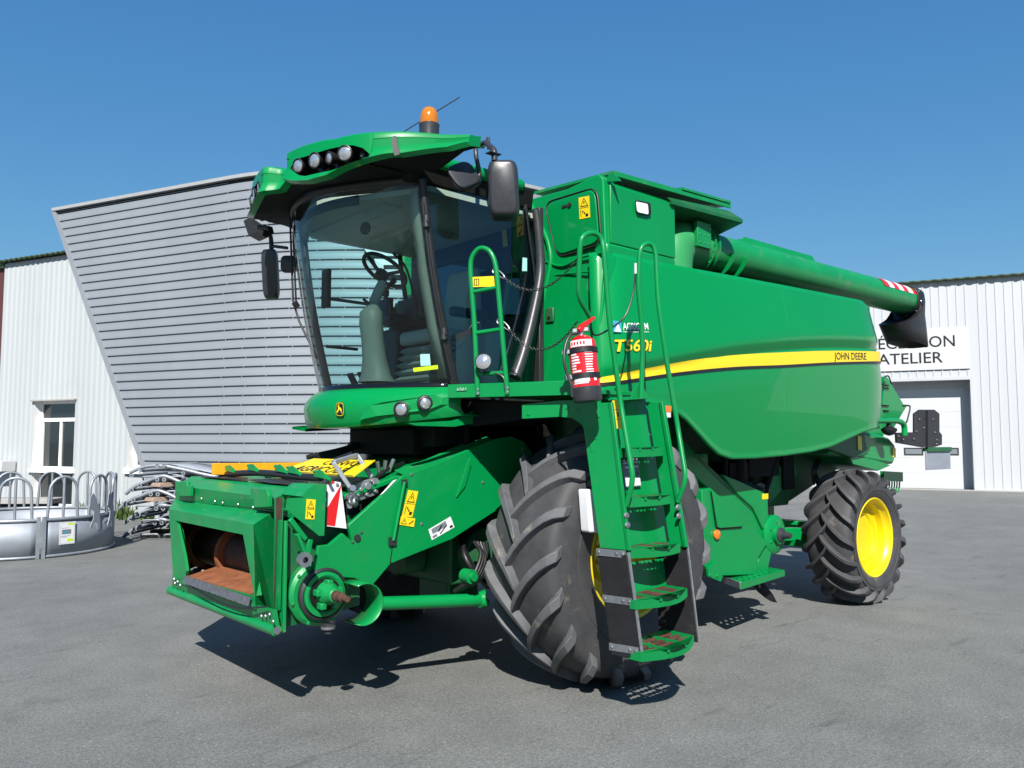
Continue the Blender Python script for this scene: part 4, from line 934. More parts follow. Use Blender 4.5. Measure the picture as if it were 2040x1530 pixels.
for q in (((300,338),(560,338),(655,348),(640,358),(420,352)), ((655,362),(960,352),(1095,385),(1030,405),(820,392))):
    pp = [fz(x, y, 2.02-.012*(k in (1,2))*10) for k, (x, y) in enumerate(q)]; b = MB(); b.prism(pp, (-.0,0,.008)); b.build('rubber_apron', M['grey_black'], FH, smooth=0)
# end shield with sticker
YSd = .84
def sy(zx, zy, y=YSd): return at(*FZ(zx, zy), Y=y)
b = MB(); b.prism([sy(x, y) for x, y in ((945,495),(1065,490),(1100,440),(1145,403),(1232,403),(1216,772),(1180,775),(935,580))], (0,-.012,0)); es = b.build('end_shield', GW, FH, smooth=0)
b = MB(); b.prism([sy(x, y) for x, y in ((1065,490),(1100,440),(1145,403),(1232,403),(1232,395),(1140,395),(1090,432),(1055,482))], (0,-.30,0)); b.build('shield_top', GW, es, smooth=0)
warn('warning_sticker', es, [sy(x, y, YSd+.002) for x, y in ((1074,650),(1142,652),(1152,505),(1084,500))])
# dark innards behind post
b = MB(); b.hexa([(1.5,.56,.62),(2.02,.56,.55),(2.02,.70,.55),(1.5,.70,.62)], [(1.5,.56,1.22),(2.02,.56,1.18),(2.02,.70,1.18),(1.5,.70,1.22)]); b.build('drive_well', GD, FH, smooth=0)
b = MB(); p = fz(947,938,2.10); b.cyl(p, p+Vector((.01,.02,0)), .035, 16); b.build('plug', M['trim_dark'], FH, smooth=30)
b = MB(); b.bar(sy(1010,760,.90), sy(1075,930,.90), .05, .02); b.bar(sy(960,650,.90), sy(1075,800,.90), .03, .03); b.bar(sy(1110,800,.90), sy(1080,960,.90), .03, .03); b.build('tension_link', G, FH, bevel=.003)
b = MB(); p = sy(1060,950,.93); b.lathe([(.018,0),(.045,0),(.045,.03),(.018,.03)], p, (0,1,0), 18); b.dome(p, (0,1,0), .02); b.build('idler', M['steel'], FH, smooth=30)
# long side shield
YL = .82
sh = [(1150,1060),(1150,975),(1175,850),(1255,840),(1355,755),(1420,810),(1400,690),(1640,478),(1800,330),(1815,325)]
sh = [FZ(*p) for p in sh]+[(868,925),(930,898),(985,875),(1018,869),(1045,880),(1060,902),(1056,930),(1042,952),(1022,985),(987,1017),(900,1073),(780,1121),(738,1171),(722,1160),(706,1152),(680,1150),(655,1150)]
sidep = [at(x, y, Y=YL) for x, y in sh]
b = MB(); b.prism(sidep, (0,-.035,0)); ss = b.build('drive_shield', G, FH, bevel=.004, smooth=30)
b = MB(); i0 = 9; edge = [at(x, y, Y=YL-.002) for x, y in ((806,947),(868,925),(930,898),(985,875))]
b.grid([edge, [p+Vector((-.02,-.16,.03)) for p in edge]]); b.build('shield_lip', GW, ss, smooth=0, solid=.006)
b = MB(); b.prism([at(x, y, Y=YL+.001) for x, y in ((935,912),(937,925),(925,968),(908,990))], (0,.012,0)); 
b.build('pressed_rib', G, ss, smooth=0)
b = MB(); b.prism([at(x, y, Y=YL+.004) for x, y in ((780,1121),(900,1073),(987,1017),(940,1024),(905,1000),(880,1022),(830,1060))], (0,.004,0)); b.build('pressed_fold', G, ss, smooth=0)
b = MB()
for x, y in ((840,1044),(962,961),(1042,895),(1048,905),(1050,915),(820,945)): b.dome(at(x, y, Y=YL), (0,1,0), .012)
b.build('shield_bolts', M['steel'], ss, smooth=0)
b = MB(); b.tube([at(806,960,Y=YL+.02), at(784,1077,Y=YL+.02)], .011, 10); rd = b.build('latch_rod', G, ss, smooth=50)
b = MB()
for x, y, s in ((806,961,.02), (782,1078,.028)): p = at(x, y, Y=YL+.012); b.box(tuple(p-Vector((s,.008,s))), tuple(p+Vector((s,.006,s))))
b.build('rod_clamp', M['trim_dark'], rd, smooth=0)
b = MB(); b.tube([at(782,1085,Y=YL), at(777,1122,Y=YL)], .004, 6); b.build('shield_gap', DK, ss, smooth=0)
warn('warning_sticker', ss, [at(x, y, Y=YL+.002) for x, y in ((800,1029),(821,1030),(833,979),(813,976))])
decal('warning_sticker', ss, [at(x, y, Y=YL+.003) for x, y in ((795,1045),(824,1050),(827,1033),(798,1028))], YS, tri_sym(1, 0, .08, .15, .48, .88)+[(1, [(.6,.25),(.65,.2),(.92,.7),(.87,.75)])])
decal('notice_sticker', ss, [at(x, y, Y=YL+.006) for x, y in ((860,1076),(905,1050),(897,1029),(853,1055))], [M['white_film'], M['greyfilm'], M['blackfilm']], [(1, rect(.1,.45,.75,.9)), (2, [(.35,.15),(.4,.1),(.75,.5),(.7,.55)]), (2, [(.3,.4),(.4,.4),(.6,.75),(.5,.75)]), (2, rect(.82,.1,.95,.3)), (1, rect(.06,.1,.25,.3))])
b = MB(); b.cyl(at(711,1071,Y=YL), at(711,1071,Y=YL)+Vector((0,.012,0)), .022, 16); b.tube([at(704,1078,Y=YL+.003), at(701,1082,Y=YL+.003)], .006, 6); b.tube([at(718,1063,Y=YL+.003), at(722,1059,Y=YL+.003)], .006, 6); b.build('quarter_turn_lock', M['trim_dark'], ss, smooth=30)
decal('grey_label', ss, [at(x, y, Y=YL+.002) for x, y in ((757,986),(763,983),(790,955),(783,957))], [M['white_film']])
# drive pulley, gearbox and shaft
pc = at(641,1182,Y=.79); 
b = MB(); b.lathe([(.001,-.10),(.200,-.10),(.206,-.03),(.185,-.01),(.001,-.01)], pc, (0,1,0), 36)
for k in range(7): b.dome(pc+Vector((math.sin(k*.9)*.193,-.012,math.cos(k*.9)*.193)), (0,1,0), .014)
pu = b.build('drive_gearbox', GW, FH, smooth=30)
b = MB(); b.lathe([(.160,-.01),(.163,.030),(.147,.04),(.143,.018),(.13,.018)], pc, (0,1,0), 40); b.build('belt_groove', M['trim_dark'], pu, smooth=30)
b = MB(); b.lathe([(.140,.0),(.138,.046),(.118,.050),(.102,.042),(.096,.010)], pc, (0,1,0), 40); b.build('pulley_ring', GW, pu, smooth=30)
b = MB(); b.cyl(pc+Vector((0,.0,0)), pc+Vector((0,.06,0)), .10, 24); b.build('pulley_well', DK, pu, smooth=30)
b = MB(); b.lathe([(.001,.06),(.078,.06),(.066,.11),(.05,.14),(.042,.18),(.001,.18)], pc+Vector((.0,0,.01)), (0,1,0), 22)
for k in range(5): b.obox(pc+Vector((math.sin(k*1.26)*.075,.085,math.cos(k*1.26)*.075)), (.02,0,0), (0,.03,0), (0,0,.02))
b.build('gearbox_casting', GW, pu, bevel=.006)
b = MB(); b.lathe([(.032,.17),(.032,.21),(.024,.215),(.024,.235),(.029,.24),(.027,.265),(.019,.27),(.018,.325),(.001,.325)], pc+Vector((0,0,.01)), (0,1,0), 18); b.build('splined_shaft', M['rust_dark'], pu, smooth=25)
cc = at(696,1195,Y=YL); b = MB(); pr = [(.130,0.0),(.134,.12),(.130,.20)]
b.lathe(pr, cc, (0,1,0), 28, R_(160), R_(385), ref=(0,0,1)); b.build('shaft_guard', GW, FH, smooth=50, solid=.006)
b = MB(); p = at(655,1240,Y=.85); 
for k in range(4): b.lathe([(.045-.006*k,0),(.045-.006*k,.012)], p-Vector((0,0,.018*k)), (0,0,-1), 14)
b.build('spring', M['trim_dark'], FH, smooth=30)
b = MB(); b.cyl(at(654,1247,Y=.85), at(654,1252,Y=.85), .045, 14); b.build('spring_cap', M['steel'], FH, smooth=30)
# lift cylinder
b = MB(); b.tube([at(738,1203,Y=.70), at(955,1195,Y=.86)], .046, 16); b.cyl(at(950,1198,Y=.83), at(972,1190,Y=.88), .062, 14); b.dome(at(968,1200,Y=.92), (0,1,0), .03); b.build('lift_cylinder', G, H, smooth=40)
# coupler with handle
YC = .70
b = MB(); b.prism([at(x, y, Y=YC) for x, y in ((700,970),(722,958),(752,952),(760,965),(752,985),(712,1000),(704,990))], (0,-.10,0))
for x, y, r in ((730,968,.026), (716,975,.014), (742,962,.014), (728,985,.013), (745,978,.012), (710,986,.010), (738,958,.010)): p = at(x, y, Y=YC); b.cyl(p, p+Vector((0,.03,0)), r, 14)
cp = b.build('hydraulic_coupler', M['alu'], FH, bevel=.003)
b = MB(); hp = [at(698,972,Y=YC+.03), at(664,921,Y=YC-.03), at(669,917,Y=YC-.05), at(712,907,Y=YC-.12), at(718,912,Y=YC-.11), at(741,951,Y=YC-.05)]
for p, q in ((0,1),(1,3),(3,5)): b.bar(hp[p], hp[q], .032, .030)
b.build('handle', M['zinc'], cp, bevel=.005)
b = MB(); rnd = random.Random(5)
for k in range(9):
    p = at(694+rnd.uniform(-3,8), 975+k*4, Y=YC+.02); b.cyl(p, p+Vector((rnd.uniform(-.02,.02),.05,rnd.uniform(-.02,.02))), rnd.uniform(.010,.022), 10)
for k in range(3):
    p = at(756+k*9, 946-k*3, Y=YC-.12); b.cyl(p, p+Vector((.03-.03*k,.02,.09)), .014, 8)
b.tube(catmull([at(700,985,Y=YC+.05), at(696,1000,Y=YC+.08), at(706,1003,Y=YC+.08), at(704,990,Y=YC+.05)], 6), .009, 8)
b.build('couplings', M['steel'], cp, smooth=40)
b = MB()
for k in range(6): b.tube(catmull([at(745+3*k,955-2*k,Y=YC-.05), at(765+3*k,938-2*k,Y=YC-.14), at(790,932-k,Y=YC-.2), at(806+k,920,Y=YC-.3)], 6), .013, 8)
for k in range(4): b.tube(catmull([at(690+4*k,990,Y=YC-.05), at(700+3*k,1015+4*k,Y=YC-.05), at(695+6*k,1045,Y=YC-.1)], 5), .012, 8)
b.box(tuple(at(705,1050,Y=YC-.12)), tuple(at(690,1000,Y=YC-.02)))
b.build('coupler_hoses', M['black'], cp, smooth=40)
# red and white plate
decal('warning_plate', FH, [at(x, y, Y=YSd-.05) for x, y in ((650,1048),(690,1053),(678,961),(651,956))], [M['white_film'], M['red_film'], M['zinc']], [(1, [(0,.0),(.42,.02),(.95,.93),(1,.72),(1,.9),(.98,1.0)][:0] or [(0,.12),(0,.38),(1,.95),(1,.93),(.42,.02),(0,.02)]), (1, [(0,.90),(.55,.96),(.52,1.0),(0,1.0)])], th=.003)
b = MB(); b.dome(at(658,962,Y=YSd-.045), (0,1,0), .012); b.dome(at(672,966,Y=YSd-.045), (0,1,0), .012); b.build('plate_screws', M['steel'], FH, smooth=0)
# top of the house, hoses lying on it
b = MB(); zt0 = 1.33
b.hexa([(2.0,-.75,1.22),(.35,-.75,1.66),(.35,.72,1.66),(2.0,.72,1.22)], [(2.0,-.75,1.255),(.35,-.75,1.70),(.35,.72,1.70),(2.0,.72,1.255)]); b.build('house_cover', G, FH, bevel=.006)
b = MB()
for k in range(3): b.tube(catmull([at(640-14*k, 915-2*k, Y=-.35), at(690-6*k, 898-k, Y=-.35), at(735, 880-k, Y=-.35), at(760,872,Y=-.3)], 6), .020, 8)
b.tube(catmull([at(700,892,Y=-.45), at(728,876,Y=-.45), at(752,876,Y=-.4)], 6), .05, 10); b.build('cover_hoses', M['black'], FH, smooth=50)
for x, y, y2 in ((455,938,.2), (500,936,.35), (555,938,.45), (580,941,.5), (635,950,.62)):
    p = at(x, y, X=1.83); b = MB(); b.prism([p+Vector((0,u,v)) for u, v in ((-.07,0),(-.05,.03),(0,.045),(.05,.03),(.09,-.01))], (-.012,0,0)); b.tube(catmull([p+Vector((-.02,-.1,.03)), p+Vector((-.02,0,.02)), p+Vector((-.02,.12,-.02))], 5), .012, 6); b.build('apron_clip', G, FH, smooth=20)
b = MB(); b.tube(catmull([at(440,945,X=1.8), at(520,942,X=1.8), at(600,950,X=1.8), at(640,952,X=1.8)], 5), .024, 8); b.build('apron_roll', M['black'], FH, smooth=50)
# boards
CS = thing('convoy_sign', at(650,935,Y=.1), 'yellow board lettered CONVOI AGRICOLE lying on top of the feeder house', 'sign')
zc_ = 1.43
cc4 = [at(556,940,Z=1.47), at(705,951,Z=1.468), at(748,918,Z=1.57), at(628,914,Z=1.57)]
n_ = (cc4[1]-cc4[0]).cross(cc4[3]-cc4[0])
decal('sign_plate', CS, cc4, [M['yellow_stick'], M['blackfilm']], [('text', 1, 'CONVOI', (.34,.58,.88,.88)), ('text', 1, 'AGRICOLE', (.12,.10,.84,.46)), (1, rect(.01,.01,.99,.035)), (1, rect(.01,.965,.99,.99))], th=.006)
OBd = thing('orange_board', at(500,935,Y=-.72), 'plain orange board standing on the far side of the feeder house', 'board')
q0, q1 = at(424,946,Y=-.85), at(424,923,Y=-.85); q2, q3 = at(640,924,Y=-.85), at(640,946,Y=-.85)
b = MB(); b.prism([q0, q1, at(640,921,Y=-.85), q3], (0,-.03,0)); b.build('board_panel', M['orange_board'], OBd, bevel=.004, smooth=0)
b = MB(); b.bar(q0.lerp(q3,.5)+Vector((0,-.04,0)), (q0.lerp(q3,.5).x,-.80,1.30), .04, .03); b.bar(q0.lerp(q3,.9)+Vector((0,-.04,0)), (q0.lerp(q3,.9).x,-.80,1.30), .04, .03); b.build('board_stay', M['black'], OBd, smooth=0)

# ================================================================= CAB
def fb_(y): return 1.33-.57*y*y
def ft_(y): return 1.60-.53*y*y
ZG0, ZG1 = 2.075, 3.50
def ws(y, z, o=0.0):
    t = (z-ZG0)/(ZG1-ZG0); return Vector((lerp(fb_(y), ft_(y), t)+.035*math.sin(math.pi*min(max(t,0),1))+o, y, z))
def on_curve(px, py, f):
    d = ray(px, py).normalized(); t = 2.0; prev = None
    while t < 12:
        p = CAM+d*t
        if p.x-f(p.y) < 0: break
        t += .02
    lo, hi = t-.02, t
    for _ in range(30):
        m = (lo+hi)/2; p = CAM+d*m
        if p.x-f(p.y) < 0: hi = m
        else: lo = m
    return CAM+d*lo
def on_ws(px, py, o=.004):
    p = on_curve(px, py, fb_)
    for _ in range(12):
        t = (p.z-ZG0)/(ZG1-ZG0); p = on_curve(px, py, lambda y: lerp(fb_(y), ft_(y), t)+.035*math.sin(math.pi*min(max(t,0),1))+o)
    return p
NYS = 30
b = MB(); b.grid([[ws(lerp(-.89, .89, i/NYS), lerp(ZG0, ZG1, k/12)) for i in range(NYS+1)] for k in range(13)])
CB = bpy.data.objects.new('cab', None); COL.objects.link(CB); CB.parent = H; CB.empty_display_size = .3
wsh = b.build('windshield', M['glass'], CB, smooth=60, recalc=False)
b = MB(); b.grid([[ws(lerp(-.89, .89, i/NYS), z, .004) for i in range(NYS+1)] for z in (ZG0-.03, ZG0+.045)]); b.build('windshield_seal', M['black_gloss'], CB, smooth=60, solid=.01)
b = MB(); b.grid([[ws(lerp(-.89, .89, i/NYS), z, .006) for i in range(NYS+1)] for z in (ZG1-.015, ZG1+.06)]); b.build('windshield_header', M['black'], CB, smooth=60, solid=.02)
# posts
def post(name, pts, r, m=BK):
    b = MB(); b.tube(catmull(pts, 5), r, 10); return b.build(name, m, CB, smooth=50)
for s in (1, -1):
    post('cab_post', [(ws(.895, z).x-.01, s*.905, z) for z in (2.03, 2.4, 2.8, 3.2, 3.52)], .032)
    post('cab_post', [(.20, s*.88, 2.05), (.15, s*.89, 2.5), (.10, s*.89, 2.9), (.16, s*.89, 3.3), (.20, s*.89, 3.55)], .022)
# side glazing (doors)
for s in (1, -1):
    b = MB(); n = 10
    def de(z): return ws(.895, z).x-.03
    def re_(z): return interp([(2.05,.14),(2.5,.09),(2.9,.04),(3.3,.12),(3.55,.16)], z)
    b.grid([[Vector((lerp(de(z), re_(z), i/8), s*(.905+.02*math.sin(math.pi*i/8)), z)) for i in range(9)] for z in [lerp(2.10, 3.50, k/n) for k in range(n+1)]])
    dg_ = b.build('door_glass', M['glass_side'], CB, smooth=60, recalc=False)
    if s > 0:
        dp = [Vector((.40+.02*k*0, .925, 0))]
        b = MB(); b.tube(catmull([Vector((interp([(2.05,.50),(2.6,.42),(3.1,.40),(3.5,.45)], z), .925, z)) for z in (2.05,2.4,2.8,3.2,3.52)], 5), .008, 8); pass
        b = MB(); b.tube(catmull([Vector((de(z)+.055, .93, z)) for z in (2.1, 2.5, 2.9, 3.35)], 5), .012, 8); b.build('door_hinge_rod', BK, CB, smooth=50)
        for z in (2.45, 3.22):
            b = MB(); p = Vector((de(z)+.05, .94, z)); b.cyl(p-Vector((0,0,.04)), p+Vector((0,0,.04)), .022, 10); b.dome(p+Vector((0,.02,0)), (0,1,0), .014); b.build('door_hinge', M['trim_dark'], CB, smooth=30)
        b = MB(); b.tube([Vector((.72,.93,2.10)), Vector((.72,.93,2.10))], .01, 6) if False else None
        q = [at(x, y, Y=.93) for x, y in ((905,668),(945,650),(948,660),(908,680))]; b.prism(q, (0,.012,0)); b.build('door_handle', M['trim_dark'], CB, smooth=0)
b = MB(); b.box((.02,.86,2.0),(.9,.93,2.10)); b.box((.02,-.93,2.0),(.9,-.86,2.10)); b.build('sill', M['trim_dark'], CB, bevel=.008)
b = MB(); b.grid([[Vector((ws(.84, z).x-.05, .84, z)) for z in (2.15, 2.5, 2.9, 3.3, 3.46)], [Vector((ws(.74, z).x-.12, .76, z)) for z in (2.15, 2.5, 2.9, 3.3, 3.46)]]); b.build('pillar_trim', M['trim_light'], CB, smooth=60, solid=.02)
# floor, rear wall, headliner
b = MB(); b.add([Vector((fb_(y)-.04, y, 2.05)) for y in [lerp(-.88, .88, i/20) for i in range(21)]]+[Vector((.04,.88,2.05)), Vector((.04,-.88,2.05))], [tuple(range(23))]); b.build('floor', M['trim'], CB, smooth=0, solid=.03)
b = MB(); b.box((.0,-.9,2.0),(.05,.9,2.72)); b.box((.0,-.9,2.7),(.05,-.72,3.55)); b.box((.0,.66,2.7),(.05,.9,3.55)); b.box((.0,-.72,3.3),(.05,.7,3.55)); b.build('cab_wall', M['trim_dark'], CB, bevel=.008)
b = MB(); b.add([(.02,-.72,2.72),(.02,.68,2.72),(.02,.68,3.3),(.02,-.72,3.3)], [(0,1,2,3)]); b.build('cab_window', M['winglass'], CB, smooth=0)
b = MB(); pts = [Vector((ft_(y)-.10, y, 3.49+.02*math.cos(y*6))) for y in [lerp(-.88, .88, i/20) for i in range(21)]]+[Vector((.04,.88,3.49)), Vector((.04,-.88,3.49))]
b.add(pts, [tuple(range(23))]); b.build('headliner', M['trim_light'], CB, smooth=0, solid=.04)
b = MB(); b.box((.3,-.5,3.40),(.75,.1,3.485)); b.cyl((.95,-.2,3.44),(.95,-.2,3.49),.09,20); b.box((1.05,-.6,3.43),(1.25,.5,3.48)); b.build('ceiling_console', M['trim'], CB, bevel=.02)
# seat
b = MB(); b.box((.12,-.26,2.50),(.60,.26,2.62)); st = b.build('seat', M['trim'], CB, bevel=.04, seg=3)
b = MB(); b.hexa([(.08,-.25,2.58),(.20,-.25,2.58),(.20,.25,2.58),(.08,.25,2.58)], [(.0+.06,-.20,3.18),(.13,-.20,3.18),(.13,.20,3.18),(.06,.20,3.18)]); b.build('backrest', M['trim_light'], st, bevel=.04, seg=3)
b = MB()
for k in range(6):
    z0 = 2.12+.06*k; w = .30-.012*k; b.hexa([(.38-w*.8,-w*.75,z0),(.38+w*.8,-w*.75,z0),(.38+w*.8,w*.75,z0),(.38-w*.8,w*.75,z0)], [(.38-w*.95,-w*.95,z0+.03),(.38+w*.95,-w*.95,z0+.03),(.38+w*.95,w*.95,z0+.03),(.38-w*.95,w*.95,z0+.03)])
    b.hexa([(.38-w*.95,-w*.95,z0+.03),(.38+w*.95,-w*.95,z0+.03),(.38+w*.95,w*.95,z0+.03),(.38-w*.95,w*.95,z0+.03)], [(.38-w*.8,-w*.75,z0+.06),(.38+w*.8,-w*.75,z0+.06),(.38+w*.8,w*.75,z0+.06),(.38-w*.8,w*.75,z0+.06)])
b.build('seat_bellows', M['trim'], st, smooth=0)
b = MB(); b.box((.10,-.52,2.70),(.62,-.34,2.80)); b.box((.05,-.60,2.1),(.55,-.36,2.68)); b.box((.12,.30,2.70),(.50,.38,2.78)); b.build('armrest', M['trim_dark'], st, bevel=.03, seg=3)
p = at(812,618,Y=-.35); b = MB(); b.obox(p, (.02,.0,0), (0,.15,0), (0,0,.10)); b.build('monitor', M['black'], CB, bevel=.02)
b = MB(); b.box((.15,.45,2.08),(.55,.84,2.55)); b.build('instructor_seat', M['trim_light'], CB, bevel=.05, seg=3)
# controls and clutter
b = MB()
for k in range(4): b.cyl((.52-.10*k,-.43,2.80), (.53-.10*k,-.43,2.86), .014, 8)
b.cyl((.58,-.43,2.79), (.62,-.43,2.95), .018, 10); b.lathe([(.001,0),(.03,.01),(.035,.05),(.02,.09),(.001,.095)], (.62,-.43,2.94), (.1,0,1), 12); b.build('control_levers', M['black'], CB, smooth=40)
b = MB(); b.box((.62,-.56,2.72),(.66,-.30,2.92)); b.build('armrest_screen', M['black_gloss'], CB, bevel=.01)
b = MB(); b.tube(catmull([(.10,-.70,2.10),(.14,-.72,2.5),(.10,-.74,2.9),(.16,-.80,3.3),(.3,-.84,3.46)], 6), .012, 6); b.tube(catmull([(.62,-.50,2.75),(.50,-.62,2.6),(.30,-.66,2.3),(.2,-.70,2.1)], 6), .009, 6); b.build('cab_cable', M['black'], CB, smooth=50)
b = MB(); b.grid([[Vector((ws(y, 3.40).x-.07, y, z)) for y in [lerp(-.8, .45, i/12)for i in range(13)]] for z in (3.47, 3.40)]); b.build('sun_blind', M['trim_dark'], CB, smooth=50, solid=.015)
b = MB(); b.hexa([(.95,-.62,2.08),(1.16,-.50,2.08),(1.16,-.15,2.08),(.95,-.15,2.08)], [(.98,-.60,2.15),(1.12,-.50,2.13),(1.12,-.17,2.13),(.98,-.17,2.15)]); b.build('floor_step', M['trim_light'], CB, bevel=.01)
for k in range(2):
    b = MB(); b.bar((1.02,-.02-.16*k,2.10),(1.10,-.02-.16*k,2.24),.08,.015); b.build('pedal', M['trim_dark'], CB, smooth=0)
p = at(706,560,Y=-.30); b = MB(); b.lathe([(.001,-.008),(.05,-.006),(.05,.006),(.001,.008)], at(728,455,Y=.1), (1,.3,0), 18); b.build('interior_mirror', M['trim_dark'], CB, smooth=40)
# steering column and wheel
sc_ = at(748,748,Y=.12)
def so(px, py, y=.12): return at(px, py, Y=y)
b = MB(); path = [so(748,762), so(746,720), so(741,670), so(738,618)]
b.grid([[p+Vector((math.cos(a)*r*.8, math.sin(a)*r, 0)) for a in [2*math.pi*k/20 for k in range(20)]] for p, r in ((so(750,762),.17),(so(749,748),.135),(so(746,715),.108),(so(742,675),.10),(so(739,645),.105),(so(739,622),.10),(so(741,614),.07),(so(744,605),.05),(so(750,590),.05),(so(757,575),.055),(so(762,560),.04))], wrap=True)
cl = b.build('steering_column', M['trim'], CB, smooth=50)
wc = so(760,548,.14); ax_ = Vector((-.55,.0,.80)).normalized(); uu = Vector((0,1,0)); vv = ax_.cross(uu)
b = MB(); b.tube([wc+ax_*.05+(uu*math.cos(a)+vv*math.sin(a))*.185 for a in [2*math.pi*k/32 for k in range(32)]], .016, 8, closed=True)
for a in (.3, 2.5, 4.6): b.bar(wc, wc+ax_*.05+(uu*math.cos(a)+vv*math.sin(a))*.18, .035, .018)
b.cyl(wc-ax_*.03, wc+ax_*.03, .05, 14); q = wc+ax_*.05+(uu*math.cos(2.2)+vv*math.sin(2.2))*.185; b.cyl(q, q+ax_*.07, .022, 10)
b.build('steering_wheel', M['black'], CB, smooth=40)
b = MB(); b.tube([so(724,596), so(736,606)], .012, 8); b.tube([so(770,575), so(788,560)], .014, 8); b.build('column_stalk', M['black'], CB, smooth=40)
b = MB(); b.tube([at(640,593,Y=-.86), at(735,606,Y=-.4)], .014, 8); b.tube([at(650,690,Y=-.86), at(712,696,Y=-.86)], .014, 8); b.build('grab_bar', M['trim_dark'], CB, smooth=40)
b = MB(); p = at(650,575,Y=-.80); b.obox(p, (.02,0,0), (0,.06,0), (0,0,.17)); b.build('display', M['trim_dark'], CB, bevel=.012)
b = MB(); b.add([on_ws(838,729,.006), on_ws(858,728,.006), on_ws(856,705,.006), on_ws(837,706,.006)], [(0,1,2,3)]); b.build('mint_note', M['mint'], CB, smooth=0, recalc=False)
b = MB(); b.add([on_ws(824,741,.008), on_ws(873,735,.008), on_ws(872,727,.008), on_ws(823,733,.008)], [(0,1,2,3)]); b.build('lime_tag', M['lime'], CB, smooth=0, recalc=False)
b = MB(); b.add([at(x, y, Y=.935) for x, y in ((1040,540),(1050,540),(1050,514),(1041,513))], [(0,1,2,3)]); b.build('mint_note', M['mint'], CB, smooth=0, recalc=False)
decal('warning_sticker', CB, [at(x, y, X=.06) for x, y in ((1003,492),(1012,490),(1009,456),(1000,459))], YS)
# skirt below the windscreen
def sk0(y): return fb_(y)+.035
def sk1(y): return fb_(y)+.13
def sk2(y): return fb_(y)+.125
yy = [lerp(-1.0, 1.0, i/40) for i in range(41)]
zlo = lambda y: 1.80+.085*abs(y)**2.2
b = MB(); rws = []
for f, z, in ((lambda y: fb_(y)-.02, lambda y: 2.085), (sk0, lambda y: 2.085), (lambda y: fb_(y)+.075, lambda y: 2.06), (sk1, lambda y: 2.00), (lambda y: fb_(y)+.14, lambda y: 1.95), (sk2, lambda y: zlo(y)+.03), (lambda y: fb_(y)+.10, zlo), (lambda y: fb_(y)-.10, lambda y: zlo(y)-.005)):
    rws.append([Vector((f(y), y, z(y))) for y in yy])
b.grid(rws); sk = b.build('cab_skirt', GG, CB, smooth=40, solid=.012)
def skc(px, py, o=.0): return on_curve(px, py, lambda y: fb_(y)+.14+o)
b = MB(); pod = [(745,832),(716,838),(728,808),(760,800),(880,784),(896,790),(892,806),(860,818)]
pp = [skc(*p, .004) for p in pod]; cen = sum(pp, Vector())/len(pp)
b.add(pp+[p*.0+cen+(p-cen)*.86+Vector((.018,.012,0)) for p in pp], [tuple(range(8, 16))]+[(i, (i+1) % 8, 8+(i+1) % 8, 8+i) for i in range(8)]); b.build('lamp_recess', G, sk, smooth=0)
for px, py, r in ((803,815,.048), (846,803,.044)):
    c = skc(px, py, -.012); d = Vector((.80,.58,-.05)).normalized() if px < 820 else Vector((.45,.88,-.05)).normalized()
    b = MB(); b.cyl(c-d*.06, c+d*.035, r+.012, 20); hl = b.build('headlight', G if px < 820 else BK, sk, smooth=40)
    b = MB(); b.lathe([(r+.008,.0),(r+.008,.042),(r-.004,.046),(r-.006,.034)], c, d, 22); b.build('bezel', BK, hl, smooth=40)
    b = MB(); b.lathe([(r-.004,.036),(r*.6,.046),(.0005,.05)], c, d, 22); b.build('lens', M['lampglass'], hl, smooth=50)
c4 = [skc(x, y, .004) for x, y in ((669,829),(686,830),(686,801),(670,801))]
shape = round_poly([Vector((0,.0,0)), Vector((1,.0,0)), Vector((1,1,0)), Vector((0,1,0))], .32)
def sc2(pts, s): return [(.5+(u-.5)*s, .5+(v-.5)*s) for u, v in pts]
ou = [(p.x, p.y) for p in shape]
deer = [(.18,.24),(.34,.30),(.38,.42),(.50,.46),(.62,.40),(.74,.24),(.84,.20),(.74,.34),(.74,.48),(.66,.60),(.52,.62),(.44,.72),(.36,.78),(.24,.74),(.30,.68),(.34,.56),(.28,.44),(.16,.34)]
antl = [(.36,.78),(.40,.90),(.36,.86),(.33,.80)]; antl2 = [(.42,.76),(.52,.86),(.46,.86),(.39,.78)]
b = MB(); n = (c4[1]-c4[0]).cross(c4[3]-c4[0]).normalized(); n = n if n.dot(CAM-c4[0]) > 0 else -n
for k, (mi, pol) in enumerate(((0, ou), (1, sc2(ou, .92)), (0, sc2(ou, .84)), (1, deer), (1, antl), (1, antl2))):
    b.mi = mi; b.add([bil(c4, u, v)+n*(.003+.0012*k) for u, v in pol], [tuple(range(len(pol)))])
b.build('emblem', [M['blackfilm'], M['yellow_stick']], sk, smooth=0, recalc=False)
b = MB(); b.prism([at(x, y, Y=-.80) for x, y in ((582,850),(604,848),(660,850),(672,848),(676,852),(610,855))], (0,0,-.02)); b.build('step_edge', G, CB, smooth=0)
b = MB(); p = at(630,842,Y=-.72); b.obox(p, (.03,0,0), (0,.05,0), (0,0,.02)); b.build('marker_lamp', M['amber'], CB, bevel=.004)
b = MB(); b.prism([at(x, y, Y=.95) for x, y in ((812,843),(905,838),(940,820),(960,822),(985,810),(985,842),(930,845),(905,850),(830,848))], (0,-.05,0)); b.build('cab_mount', G, H, smooth=0)
b = MB(); b.box((-.1,-.78,1.50),(.62,.70,1.99)); b.box((.5,-.45,1.60),(.92,.45,1.80)); b.build('cab_subframe', DK, H, bevel=.01)
